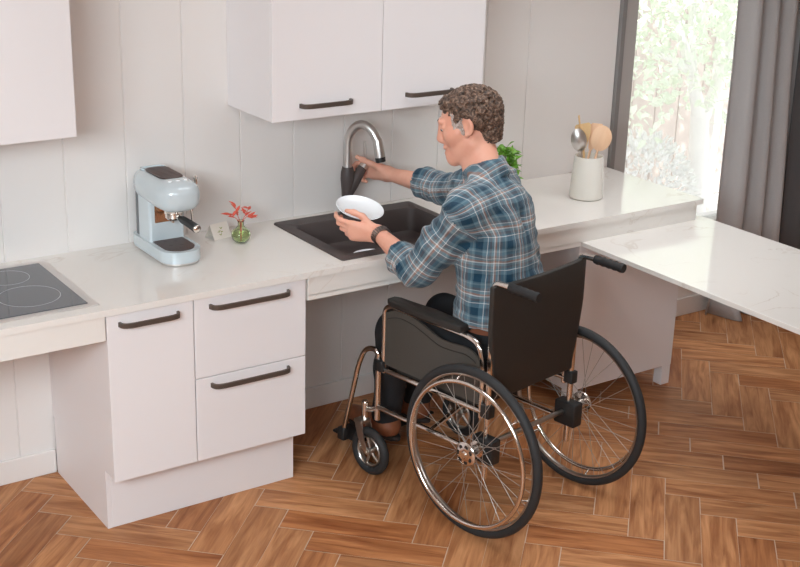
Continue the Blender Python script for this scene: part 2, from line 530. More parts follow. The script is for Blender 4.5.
for nm, a in (('wall_left', (XL - .1, XL, YF, 0.2)), ('wall_right', (XR, XR + .1, YF, 0.2)), ('wall_front', (XL, XR, YF - .1, YF))):
    bm = NB(); box(bm, *a, 0, ZC); tag(obj(nm, bm, M['roompaint']), kind='structure')
bm = NB(); box(bm, XL - .1, XR + .1, YF - .1, 0.2, ZC, ZC + .1); tag(obj('ceiling', bm, M['ceilpaint']), kind='structure')

# window
win = empty('window_1', (WX0, 0.0, WZ0)); tag(win, kind='structure')
def wobj(n, bm, m):
    o = obj(n, bm, m); o.parent = win; o.matrix_parent_inverse = Matrix.Translation((-WX0, 0, -WZ0)); return o
bm = NB()
box(bm, WX0, WX0 + .032, -0.02, 0.12, WZ0, WZ1, .003, 1)
box(bm, WX1 - .03, WX1, -0.02, 0.12, WZ0, WZ1, .003, 1)
box(bm, WX0, WX1, -0.01, 0.12, WZ1 - .03, WZ1, .003, 1)
wobj('window_lining', bm, M['framedark'])
bm = NB()
box(bm, WX0 + .032, WX0 + .118, -0.006, 0.09, WZ0, WZ1 - .03, .004, 2)
box(bm, WX0 + .034, WX0 + .05, -0.012, 0.0, WZ0, WZ1 - .03, .003, 1)
box(bm, WX1 - .11, WX1 - .03, -0.006, 0.09, WZ0, WZ1 - .03, .004, 2)
box(bm, WX0 + .118, WX1 - .11, -0.004, 0.085, WZ0, WZ0 + .03, .004, 2)
box(bm, WX0 + .118, WX1 - .11, -0.004, 0.085, WZ1 - .11, WZ1 - .03, .004, 2)
wobj('window_frame', bm, M['framegrey'])
bm = NB(); box(bm, WX0 + .112, WX1 - .105, 0.045, 0.051, WZ0 + .025, WZ1 - .105)
wobj('window_pane', bm, M['pane'])

# ------------------------------------------------------------------ cabinets
def bar_handle(x0, x1, y, z, parent, name='handle', out=0.032):
    bm = NB(); h = 0.0085
    pts = rounded([(x0, y, z), (x0 + 0.004, y - out * 0.75, z), (x0 + 0.03, y - out, z), (x1 - 0.03, y - out, z), (x1 - 0.004, y - out * 0.75, z), (x1, y, z)], 0.012, 3)
    fr = frames(pts); rings = []
    for p, t, n, b in fr:
        side = Vector((t.y, -t.x, 0)).normalized() * 0.0045
        rings.append([bm.verts.new(p + side + Vector((0, 0, h))), bm.verts.new(p - side + Vector((0, 0, h))), bm.verts.new(p - side - Vector((0, 0, h))), bm.verts.new(p + side - Vector((0, 0, h)))])
    for A, B in zip(rings, rings[1:]):
        for k in range(4): bm.faces.new((A[k], A[(k + 1) % 4], B[(k + 1) % 4], B[k]))
    bm.faces.new(rings[0][::-1]); bm.faces.new(rings[-1])
    bmesh.ops.recalc_face_normals(bm, faces=bm.faces)
    return obj(name, bm, M['blackbar'], parent, smooth=True, angle=35)

def slab(name, x0, x1, y0, y1, z0, z1, mat, parent, bev=0.0018):
    bm = NB(); box(bm, x0, x1, y0, y1, z0, z1, bev, 2); return obj(name, bm, mat, parent)

# base cabinet
bc = empty('base_cabinet'); tag(bc, 'white base cabinet with one door and two drawers left of the sink', 'cabinet')
bm = NB()
box(bm, 0.28, 0.298, -0.62, -0.002, 0.2395, 0.875)
box(bm, 0.28, 0.298, -0.534, -0.016, 0.0, 0.2395)
bmesh.ops.remove_doubles(bm, verts=bm.verts, dist=1e-5)
box(bm, 1.041, 1.06, -0.62, -0.002, 0.239, 0.875, .001, 1)
box(bm, 0.298, 1.041, -0.61, -0.015, 0.239, 0.257)
box(bm, 0.298, 1.041, -0.02, -0.005, 0.239, 0.875)
box(bm, 0.588, 0.604, -0.61, -0.02, 0.257, 0.875)
box(bm, 0.298, 1.041, -0.61, -0.02, 0.86, 0.874)
obj('carcass', bm, M['lacquer'], bc)
slab('plinth', 0.2985, 1.06, -0.5345, -0.016, 0.0, 0.2385, M['lacquer'], bc)
d = slab('door', 0.273, 0.5945, -0.6405, -0.6205, 0.239, 0.8725, M['lacquer'], bc)
bar_handle(0.318, 0.535, -0.6405, 0.836, d)
d = slab('drawer', 0.5985, 1.053, -0.6405, -0.6205, 0.568, 0.8725, M['lacquer'], bc)
bar_handle(0.66, 0.976, -0.6405, 0.838, d)
d = slab('drawer', 0.5985, 1.053, -0.6405, -0.6205, 0.239, 0.5645, M['lacquer'], bc)
bar_handle(0.66, 0.976, -0.6405, 0.533, d)

# wall cabinets
wc = empty('wall_cabinet'); tag(wc, 'white wall cabinet with two doors above the sink', 'cabinet')
bm = NB(); box(bm, 1.066, 2.05, -0.345, -0.001, 1.404, 2.3, .0012, 1); obj('carcass', bm, M['lacquer'], wc)
d = slab('door', 1.066, 1.5515, -0.3662, -0.3462, 1.4035, 2.3, M['lacquer'], wc); bar_handle(1.186, 1.408, -0.3662, 1.458, d)
d = slab('door', 1.5545, 2.0505, -0.3662, -0.3462, 1.4035, 2.3, M['lacquer'], wc); bar_handle(1.669, 1.89, -0.3662, 1.458, d)
wc = empty('wall_cabinet'); tag(wc, 'handleless white wall cabinet above the cooktop', 'cabinet')
bm = NB(); box(bm, -0.42, 0.312, -0.345, -0.001, 1.434, 2.3, .0012, 1); obj('carcass', bm, M['lacquer'], wc)
slab('door', -0.42, 0.307, -0.3662, -0.3462, 1.4335, 2.3, M['lacquer'], wc)

# right base cabinet on feet
rc = empty('base_cabinet'); tag(rc, 'white floor cabinet on short feet under the lowered worktop', 'cabinet')
bm = NB(); box(bm, 2.415, 3.05, -0.63, -0.03, 0.097, 0.781, .0015, 1); obj('cabinet_body', bm, M['lacquer'], rc)
for fx in (2.417, 2.995):
    for fy in (-0.629, -0.1):
        bm = NB(); box(bm, fx, fx + 0.053, fy, fy + 0.05, 0.0, 0.0965, .001, 1); obj('foot', bm, M['lacquer'], rc)

# worktop: slab with a sink hole and a cooktop hole, and its front aprons
SX0, SX1, SY0, SY1 = 1.236, 1.918, -0.601, -0.053
wt = empty('worktop'); tag(wt, 'long white quartz worktop with the sink along the back wall', 'worktop')
bm = NB()
hx0, hx1, hy0, hy1 = SX0 + .02, SX1 - .02, SY0 + .015, SY1 - .02
box(bm, -1.5, hx0, -0.6505, -.001, 0.876, 0.9)
box(bm, hx1, 3.13, -0.6505, -.001, 0.876, 0.9)
box(bm, hx0, hx1, -0.6505, hy0, 0.876, 0.9)
box(bm, hx0, hx1, hy1, -.001, 0.876, 0.9)
bmesh.ops.remove_doubles(bm, verts=bm.verts, dist=1e-4)
dele = [f for f in bm.faces if len(f.verts) == 4 and any(abs(f.calc_center_median().x - h) < 1e-4 for h in (hx0, hx1)) and abs(f.normal.x) > .9]
o = obj('worktop_slab', bm, M['quartz'], wt)
bm = NB(); box(bm, -1.5, 0.267, -0.642, -0.622, 0.785, 0.876, .001, 1); obj('apron', bm, M['quartz'], wt)
bm = NB(); box(bm, 1.062, 3.1, -0.642, -0.622, 0.803, 0.876, .001, 1); box(bm, 1.062, 2.41, -0.642, -0.622, 0.786, 0.806, .0, 1); box(bm, 3.08, 3.1, -0.622, -0.002, 0.803, 0.876, .001, 1); obj('apron', bm, M['quartz'], wt)

lt = empty('lowered_worktop'); tag(lt, 'lower white quartz worktop standing out from the counter towards the camera', 'worktop')
bm = NB()
box(bm, 2.416, 3.172, -2.5, -0.6, 0.782, 0.803, .002, 2)
obj('worktop_slab', bm, M['quartz'], lt)
bm = NB(); box(bm, 2.45, 3.14, -2.46, -2.43, 0.0, 0.782, .001, 1); obj('end_panel', bm, M['lacquer'], lt)

# cooktop
ck = empty('cooktop'); tag(ck, 'black glass cooktop with steel rim set in the worktop at left', 'cooktop')
bm = NB(); box(bm, -0.5, 0.27, -0.594, -0.052, 0.8995, 0.9035, .0015, 1); obj('trim', bm, M['trimsteel'], ck)
bm = NB(); box(bm, -0.47, 0.239, -0.567, -0.080, 0.902, 0.9055, .001, 1); obj('glass_top', bm, M['glassblack'], ck)
for cx_, cy_, rr in ((0.090, -0.405, 0.105), (0.085, -0.186, 0.078), (-0.28, -0.405, 0.09), (-0.28, -0.19, 0.105)):
    bm = NB(); torus(bm, (cx_, cy_, 0.9056), rr, 0.0013, 'z', 72, 6, 0.3); obj('cooking_zone', bm, M['ring'], ck, smooth=True)

# ------------------------------------------------------------------ sink
sk = empty('kitchen_sink'); tag(sk, 'dark grey single bowl sink set in the white worktop', 'sink')
bm = NB()
def rrect(x0, x1, y0, y1, r, n=5):
    out = []
    for (cx_, cy_, a0) in ((x1 - r, y1 - r, 0), (x0 + r, y1 - r, 90), (x0 + r, y0 + r, 180), (x1 - r, y0 + r, 270)):
        for k in range(n + 1):
            a = math.radians(a0 + 90 * k / n); out.append((cx_ + r * math.cos(a), cy_ + r * math.sin(a)))
    return out
loops = [
    (rrect(SX0, SX1, SY0, SY1, .012), 0.8995), (rrect(SX0 + .001, SX1 - .001, SY0 + .001, SY1 - .001, .012), 0.906), (rrect(SX0 + .005, SX1 - .005, SY0 + .005, SY1 - .005, .012), 0.9085),
    (rrect(SX0 + .046, SX1 - .038, SY0 + .044, SY1 - .085, .03), 0.9085), (rrect(SX0 + .051, SX1 - .043, SY0 + .049, SY1 - .09, .03), 0.903),
    (rrect(SX0 + .06, SX1 - .052, SY0 + .058, SY1 - .10, .04), 0.81), (rrect(SX0 + .075, SX1 - .067, SY0 + .073, SY1 - .115, .04), 0.797),
    (rrect(SX0 + .12, SX1 - .11, SY0 + .115, SY1 - .16, .04), 0.794)]
prev = None
for pts, z in loops:
    ring = [bm.verts.new((x_, y_, z)) for x_, y_ in pts]
    if prev:
        for k in range(len(ring)): bm.faces.new((prev[k], prev[(k + 1) % len(ring)], ring[(k + 1) % len(ring)], ring[k]))
    prev = ring
bm.faces.new(prev)
o = obj('basin', bm, M['composite'], sk, smooth=True, angle=40)
for f in o.data.polygons: pass
sm = o.modifiers.new('thick', 'SOLIDIFY'); sm.thickness = 0.004; sm.offset = -1
bm = NB(); lathe(bm, [(0.0005, .795), (.03, .7955), (.043, .798), (.046, .795)], 32, ((SX0 + SX1) / 2, -.32, 0)); obj('drain', bm, M['brushed'], sk, smooth=True)

# faucet
fb = Vector((1.572, -0.092, 0.9085))
fa = empty('kitchen_faucet', fb); tag(fa, 'brushed steel and black pull-down kitchen faucet behind the sink', 'faucet')
bm = NB()
lathe(bm, [(.0005, 0), (.030, 0), (.030, .006), (.0245, .012), (.023, .05), (.0245, .10), (.029, .15), (.028, .18), (.0225, .2035), (.0005, .2035)], 32)
tube(bm, [(-.002, 0, .085), (.022, 0, .125), (.050, 0, .162), (.074, 0, .190)], [.024, .028, .025, .0195], 18)
obj('faucet_body', bm, M['composite'], fa, smooth=True, angle=50)
ex, ey, ez = 0.072, -0.128, 0.2515
pts = []
for k in range(25):
    t = k / 24
    # arc from straight riser over to the spray head
    a = PI * t * 0.93
    R_ = 0.5; pts.append((ex * (1 - math.cos(a)) / (1 - math.cos(PI * .93)), ey * (1 - math.cos(a)) / (1 - math.cos(PI * .93)), 0.292 + 0.114 * math.sin(a) + (0.2515 + .035 - 0.292 - 0.114 * math.sin(PI * .93)) * t))
pts = [(0, 0, .2035), (0, 0, .23), (0, 0, .26)] + pts
bm = NB(); tube(bm, pts, [.0188] * len(pts), 18); obj('spout', bm, M['brushed'], fa, smooth=True, angle=60)
pe = Vector(pts[-1]); dirn = (Vector(pts[-1]) - Vector(pts[-3])).normalized()
bm = NB(); tube(bm, [pe - dirn * .055, pe - dirn * .05, pe, pe + dirn * .022], [.019, .0205, .0218, .0222], 18); obj('spray_head', bm, M['brushed'], fa, smooth=True, angle=50)
bm = NB(); tube(bm, [pe + dirn * .022, pe + dirn * .042], [.0218, .0205], 18); obj('spray_nozzle', bm, M['plastic'], fa, smooth=True, angle=50)
bm = NB(); tube(bm, [(.071, 0, .1865), (.092, 0, .211)], [.0185, .0175], 18)
tube(bm, [(.088, 0, .205), (.086, -.003, .235), (.082, -.004, .27), (.080, -.004, .305)], [.008, .007, .006, .005], 10, flat=1.5)
obj('lever', bm, M['brushed'], fa, smooth=True, angle=50)

# ------------------------------------------------------------------ espresso machine
cm = empty('espresso_machine', (0.703, -0.2, 0.9)); tag(cm, 'pale blue retro espresso machine on the worktop beside the cooktop', 'coffee machine')
def stadium(w, y0, y1, rb, rf, n=10):
    """outline in xy: rounded back at y1 and a round front at y0"""
    out = []
    for (cx_, cy_, r, a0) in ((w - rb, y1 - rb, rb, 0), (-w + rb, y1 - rb, rb, 90), (-w + rf, y0 + rf, rf, 180), (w - rf, y0 + rf, rf, 270)):
        for k in range(n + 1):
            a = math.radians(a0 + 90 * k / n); out.append((cx_ + r * math.cos(a), cy_ + r * math.sin(a)))
    return out
bm = NB(); prism(bm, stadium(.080, -.170, .172, .04, .070), 0.012, .056, .016, 4); obj('base', bm, M['pastel'], cm, smooth=True, angle=50)
bm = NB(); prism(bm, stadium(.072, -.166, .166, .04, .064), 0.004, .014); 
for sx_ in (-.05, .05):
    for sy_ in (-.12, .13): lathe(bm, [(.013, 0), (.013, .005)], 16, (sx_, sy_, 0), cap=True)
obj('foot_ring', bm, M['trimsteel'], cm, smooth=True, angle=40)
bm = NB(); prism(bm, stadium(.060, -.150, .02, .02, .055), .054, .0595, .002, 1)
for (hx, hy) in ((-.02, -.02), (.018, -.03), (-.02, -.075), (.02, -.085), (0, -.118)): lathe(bm, [(.007, .0596), (.007, .0602)], 12, (hx, hy, 0), cap=True)
obj('drip_tray', bm, M['darktray'], cm, smooth=True, angle=40)
bm = NB(); prism(bm, stadium(.072, .0, .115, .02, .012), .05, .225, .002, 1); obj('column', bm, M['pastel'], cm, smooth=True, angle=40)
bm = NB(); prism(bm, stadium(.066, .116, .158, .025, .004), .05, .22, .002, 1); obj('water_tank', bm, M['smoke'], cm, smooth=True, angle=40)
# head: a fat rounded capsule body
head = NB(); prof_n = 18
secs = [(.172, .02, .042), (.166, .054, .054), (.145, .070, .060), (.10, .079, .066), (.0, .083, .067), (-.08, .084, .067), (-.12, .080, .064), (-.145, .068, .056), (-.160, .046, .042), (-.167, .016, .02)]
rings = []
for (yy, hw, hh) in secs:
    ring = []
    for k in range(36):
        a = 2 * PI * k / 36
        ca, sa = math.cos(a), math.sin(a)
        e_ = 0.72
        ring.append(head.verts.new((hw * math.copysign(abs(ca) ** e_, ca), yy, .256 + .90 * hh * math.copysign(abs(sa) ** e_, sa))))
    rings.append(ring)
for A, B in zip(rings, rings[1:]):
    for k in range(36): head.faces.new((A[k], A[(k + 1) % 36], B[(k + 1) % 36], B[k]))
head.faces.new(rings[0]); head.faces.new(rings[-1][::-1])
obj('machine_head', head, M['pastel'], cm, smooth=True, angle=60)
bm = NB(); prism(bm, rrect(-.046, .046, -.075, .105, .03), .3135, .3185, .0015, 1)
for k in range(9): box(bm, -.04, .04, -.06 + k * .018, -.052 + k * .018, .3182, .3194)
obj('cup_warmer', bm, M['darktray'], cm, smooth=True, angle=40)
bm = NB(); tube(bm, rounded([(-.045, .10, .3135), (-.045, .138, .3125), (.045, .138, .3125), (.045, .10, .3135)], .04, 6), .004, 8); obj('cup_rail', bm, M['pastel'], cm, smooth=True)
for k in range(3):
    bm = NB(); lathe(bm, [(.0005, .0045), (.008, .004), (.0095, .0), (.0095, -.01)], 16, (-.03 + .03 * k, -.104, .3130)); obj('button', bm, M['porcelain'], cm, smooth=True)
bm = NB(); lathe(bm, [(.036, .205), (.038, .195), (.036, .188), (.036, .180), (.030, .174), (.0005, .174)], 32, (0, -.06, 0)); obj('brew_group', bm, M['chrome'], cm, smooth=True, angle=40)
bm = NB(); box(bm, -.05, .05, -.004, .002, .130, .198, .002, 1); obj('splash_plate', bm, M['warmreflect'], cm)
pf = NB(); lathe(pf, [(.0005, .156), (.025, .156), (.033, .164), (.034, .182)], 28, (0, -.06, 0))
tube(pf, [(0, -.06, .158), (-.006, -.06, .142)], .007, 10)
tube(pf, [(0, -.09, .172), (.002, -.115, .171)], .010, 14)
pfo = obj('portafilter', pf, M['chrome'], cm, smooth=True, angle=40)
bm = NB(); tube(bm, [(.002, -.112, .171), (.002, -.135, .172), (.004, -.20, .170), (.006, -.245, .166)], [.010, .0145, .0155, .0165], 16); obj('grip', bm, M['plastic'], pfo, smooth=True, angle=50)
bm = NB(); tube(bm, [(.006, -.245, .166), (.0063, -.252, .165)], [.0165, .014], 16); obj('end_cap', bm, M['chrome'], pfo, smooth=True)
bm = NB(); tube(bm, [(.07, -.02, .225), (.086, -.03, .20), (.087, -.04, .10)], [.005, .005, .0045], 10); obj('steam_wand', bm, M['chrome'], cm, smooth=True)
bm = NB(); tube(bm, [(.07, -.05, .275), (.097, -.05, .275)], .006, 10); lathe(bm, [(.0005, .0), (.008, .0), (.006, .02), (.0095, .034), (.0005, .042)], 14, (.098, -.05, .268)); obj('steam_knob', bm, M['chrome'], cm, smooth=True, angle=50)

# ------------------------------------------------------------------ vase, sprigs, card
va = empty('bud_vase', (1.014, -.2, .9)); tag(va, 'small round green glass bud vase right of the espresso machine', 'vase')
bm = NB(); lathe(bm, [(.0005, .0005), (.022, .0005), (.034, .012), (.039, .03), (.034, .049), (.018, .061), (.012, .068), (.0125, .084), (.0145, .088), (.0115, .087), (.009, .08), (.009, .069), (.015, .058), (.031, .046), (.0355, .03), (.031, .014), (.02, .005), (.0005, .005)], 36)
obj('vase_body', bm, M['greenglass'], va, smooth=True)
bm = NB(); lathe(bm, [(.0005, .0055), (.02, .0055), (.0305, .0145), (.035, .03), (.0325, .041), (.0005, .041)], 32); obj('water', bm, M['water'], va, smooth=True)
def leaf(bm, p, d, n, L_, w, fold=0.15):
    d = Vector(d).normalized(); n = Vector(n); n = (n - d * n.dot(d)).normalized(); s = d.cross(n)
    mid = [bm.verts.new(Vector(p) + d * (L_ * t) - n * (L_ * .15 * t * t)) for t in (0, .3, .6, 1)]
    lf = [bm.verts.new(Vector(p) + d * (L_ * t) + s * (w * f) + n * (w * fold) - n * (L_ * .15 * t * t)) for t, f in ((.3, .48), (.6, .4))]
    rg = [bm.verts.new(Vector(p) + d * (L_ * t) - s * (w * f) + n * (w * fold) - n * (L_ * .15 * t * t)) for t, f in ((.3, .48), (.6, .4))]
    bm.faces.new((mid[0], lf[0], mid[1])); bm.faces.new((mid[0], mid[1], rg[0]))
    bm.faces.new((mid[1], lf[0], lf[1], mid[2])); bm.faces.new((mid[1], mid[2], rg[1], rg[0]))
    bm.faces.new((mid[2], lf[1], mid[3])); bm.faces.new((mid[2], mid[3], rg[1]))
spr = empty('red_leaf_sprig', (1.014, -.2, .935)); tag(spr, 'sprig of red leaves standing in the small green vase', 'sprig')
bs = NB(); bl = NB(); rs = random.Random(3)
for (tx, ty, tz) in ((-.055, -.01, .085), (-.015, .02, .11), (.03, -.01, .10), (.035, -.03, .065)):
    pts = [(0, 0, -.028), (tx * .06, ty * .06, .045), (tx * .5, ty * .5, .07), (tx, ty, tz)]
    tube(bs, pts, .0013, 6)
    for k in range(6):
        t = .35 + .13 * k; p = Vector(pts[2]).lerp(Vector(pts[3]), max(0, (t - .35) / .65))
        d = Vector((tx, ty, .02)).normalized() * .6 + Vector((rs.uniform(-1, 1), rs.uniform(-1, 1), rs.uniform(-.2, .9)))
        leaf(bl, p, d, (rs.uniform(-.3, .3), -.5, 1), rs.uniform(.026, .036), .013)
obj('stem', bs, M['leafred'], spr); obj('leaves', bl, M['leafred'], spr)
cd = empty('tent_card', (.965, -.1, .9), math.radians(12)); tag(cd, 'small folded cream card with a printed leaf between espresso machine and vase', 'card')
bm = NB()
for s_ in (-1, 1):
    v = [bm.verts.new(p) for p in ((-.043, s_ * .03, .0005), (.043, s_ * .03, .0005), (.043, 0, .058), (-.043, 0, .058), (-.043, s_ * .0285, .0005), (.043, s_ * .0285, .0005), (.043, 0, .056), (-.043, 0, .056))]
    bm.faces.new((v[0], v[1], v[2], v[3])); bm.faces.new((v[7], v[6], v[5], v[4])); bm.faces.new((v[0], v[4], v[5], v[1])); bm.faces.new((v[1], v[5], v[6], v[2])); bm.faces.new((v[0], v[3], v[7], v[4]))
obj('folded_sheet', bm, M['card'], cd)
bm = NB()
for k, (lx, lz, a) in enumerate(((-.004, .012, 100), (.0, .022, 60), (-.006, .024, 130), (.004, .034, 80))):
    d_ = Vector((math.cos(math.radians(a)), .52 * math.sin(math.radians(a)), math.sin(math.radians(a)))).normalized()
    leaf(bm, (lx, -.0305 + .52 * lz, lz), d_, (0, -.88, .47), .026, .015, 0.02)
obj('printed_leaf', bm, M['printgreen'], cd)

# ------------------------------------------------------------------ utensil crock
cr_c = Vector((2.668, -.37, .9))
ut = empty('utensil_crock', cr_c); tag(ut, 'tall white stoneware crock near the window end of the worktop', 'crock')
bm = NB(); lathe(bm, [(.0005, .001), (.070, .001), (.0765, .006), (.0765, .012), (.064, .190), (.0635, .194), (.061, .194), (.0595, .190), (.07, .014), (.0005, .01)], 48)
obj('crock_body', bm, M['stoneware'], ut, smooth=True, angle=60)
def utensil(name, base, tip, label, cat, headfn, mat, r=.006):
    b = cr_c + Vector(base); t = cr_c + Vector(tip)
    o_ = empty(name, b)
    ax = (t - b).normalized()
    q = Vector((0, 0, 1)).rotation_difference(ax)
    o_.rotation_mode = 'QUATERNION'; o_.rotation_quaternion = q
    L_ = (t - b).length
    bm = NB(); tube(bm, [(0, 0, 0), (0, 0, L_ * .5), (0, 0, L_)], [r * 1.1, r, r * .85], 10); obj('handle', bm, mat, o_, smooth=True, angle=50)
    bm = NB(); headfn(bm, L_); h_ = obj('utensil_head', bm, mat, o_, smooth=True, angle=50)
    tag(o_, label, cat); return o_, h_
def disc_head(w, h, th, dish, yaw_=0.0):
    def f(bm, L_):
        n = 24; c_ = math.cos(yaw_); s_ = math.sin(yaw_)
        rows = []
        for side in (1, -1):
            rr = []
            for i in range(5):
                q = i / 4
                ring = []
                for k in range(n):
                    a = 2 * PI * k / n
                    x_ = w * q * math.cos(a); z_ = h * q * math.sin(a)
                    y_ = -dish * (1 - q * q) + side * th * (1 - q ** 4) * .5
                    ring.append(bm.verts.new((x_ * c_ - y_ * s_, x_ * s_ + y_ * c_, L_ + h * .85 + z_)))
                rr.append(ring)
            for A, B in zip(rr, rr[1:]):
                for k in range(n): bm.faces.new((A[k], A[(k + 1) % n], B[(k + 1) % n], B[k]))
        bmesh.ops.remove_doubles(bm, verts=bm.verts, dist=1e-5)
    return f
def spatula_head(w0, w1, h, th, slot=False, yaw_=0.0):
    def f(bm, L_):
        c_ = math.cos(yaw_); s_ = math.sin(yaw_)
        out = [(-w0, -.01), (w0, -.01), (w1 * .9, h * .5), (w1, h * .92), (w1 * .8, h), (-w1 * .8, h * .94), (-w1, h * .86), (-w1 * .9, h * .5)]
        A = [bm.verts.new((x_ * c_ + th * s_, x_ * s_ - th * c_, L_ + z_)) for x_, z_ in out]
        B = [bm.verts.new((x_ * c_ - th * s_, x_ * s_ + th * c_, L_ + z_)) for x_, z_ in out]
        n = len(out); bm.faces.new(A); bm.faces.new(B[::-1])
        for k in range(n): bm.faces.new((A[k], B[k], B[(k + 1) % n], A[(k + 1) % n]))
    return f
va_ = -math.radians(35)
utensil('serving_spoon', (.0, -.0, .012), (-.045, .012, .222), 'shiny steel serving spoon at the left in the white crock', 'spoon', disc_head(.035, .054, .003, .014, va_), M['brushed'], .005)
utensil('wooden_spatula', (.012, .02, .012), (-.010, .03, .232), 'pale wooden spatula with flat slanted end in the white crock', 'spatula', spatula_head(.010, .036, .105, .003, yaw_=va_), M['woodpale'])
utensil('wooden_spoon', (-.02, -.01, .012), (.044, -.008, .220), 'round-headed wooden spoon at the right in the white crock', 'spoon', disc_head(.047, .058, .008, .006, va_), M['woodwarm'])
utensil('wooden_fork', (-.02, .03, .012), (.036, .03, .222), 'narrow wooden turner behind the round spoon in the white crock', 'turner', spatula_head(.009, .028, .112, .003, yaw_=va_ - .3), M['woodwarm'])
utensil('wooden_stick', (.03, .02, .012), (-.034, .036, .325), 'thin wooden skewer rising behind the pale spatula', 'stick', spatula_head(.003, .0035, .05, .002), M['woodpale'], .0035)

# ------------------------------------------------------------------ potted plant behind the person
pl = empty('potted_plant', (2.34, -.17, .9)); tag(pl, 'small leafy green potted plant on the worktop behind the man', 'plant')
bm = NB(); lathe(bm, [(.0005, .001), (.036, .001), (.05, .085), (.052, .09), (.047, .09), (.045, .08), (.0005, .078)], 32); obj('pot', bm, M['terracotta'], pl, smooth=True, angle=50)
bm = NB(); lathe(bm, [(.0005, .083), (.045, .081)], 24); obj('soil', bm, M['soil'], pl)
rs = random.Random(5); bl = NB(); bs = NB()
for k in range(26):
    a = rs.uniform(0, 2 * PI); rr = rs.uniform(.02, .105); hh = rs.uniform(.12, .245) - rr * .35
    p0 = Vector((.02 * math.cos(a), .02 * math.sin(a), .08)); p1 = Vector((rr * math.cos(a), rr * math.sin(a) * .8, hh))
    tube(bs, [p0, p0.lerp(p1, .6) + Vector((0, 0, .02)), p1], .0015, 5)
    for j in range(10):
        d = Vector((rs.uniform(-1, 1), rs.uniform(-1, 1), rs.uniform(-.3, .8)))
        leaf(bl, p1 + d * .008 - Vector((0, 0, .008 * (j % 6))), d, (rs.uniform(-.5, .5), rs.uniform(-.5, .5), 1), rs.uniform(.028, .044), rs.uniform(.022, .034))
obj('stem', bs, M['stemgreen'], pl); obj('leaves', bl, M['leafgreen'], pl)

# ------------------------------------------------------------------ plates
def plate_mesh(R_, dep):
    bm = NB()
    lathe(bm, [(.0005, 0), (R_ * .45, 0), (R_ * .52, .002), (R_ * .60, .004), (R_ * .85, dep * .55), (R_ * .985, dep * .97), (R_, dep), (R_ * .985, dep + .002), (R_ * .84, dep * .55 + .004), (R_ * .60, .0075), (.0005, .006)], 56)
    return bm
pn = (Vector((0, 0, 1)) + r2 * .19 - Vector((fw.x, fw.y, 0)).normalized() * .20).normalized()
PC = Vector((1.398, -.462, 1.045))
po = obj('dinner_plate', plate_mesh(.096, .026), M['porcelain'], smooth=True, angle=60)
po.location = PC - pn * .016; po.rotation_mode = 'QUATERNION'; po.rotation_quaternion = Vector((0, 0, 1)).rotation_difference(pn)
tag(po, 'white plate held over the sink in the left hand of the man', 'plate')
po2 = obj('side_plate', plate_mesh(.085, .02), M['porcelain'], smooth=True, angle=60)
po2.location = (1.515, -.385, .7945)
tag(po2, 'white dish lying on the bottom of the dark sink', 'dish')

# ------------------------------------------------------------------ wheelchair
HD = math.radians(10.4)
WO = Vector((1.7035, -1.1825, 0))
WA = Vector((math.cos(HD), math.sin(HD), 0)); WF = Vector((-math.sin(HD), math.cos(HD), 0))
def W(u, v, w): return WO + WA * u + WF * v + Vector((0, 0, w))
wh = empty('wheelchair', WO, HD); tag(wh, 'black folding wheelchair with chrome frame in front of the sink', 'wheelchair')
def wpart(name, bm, mat, parent=None, angle=50): return obj(name, bm, mat, parent or wh, smooth=True, angle=angle)

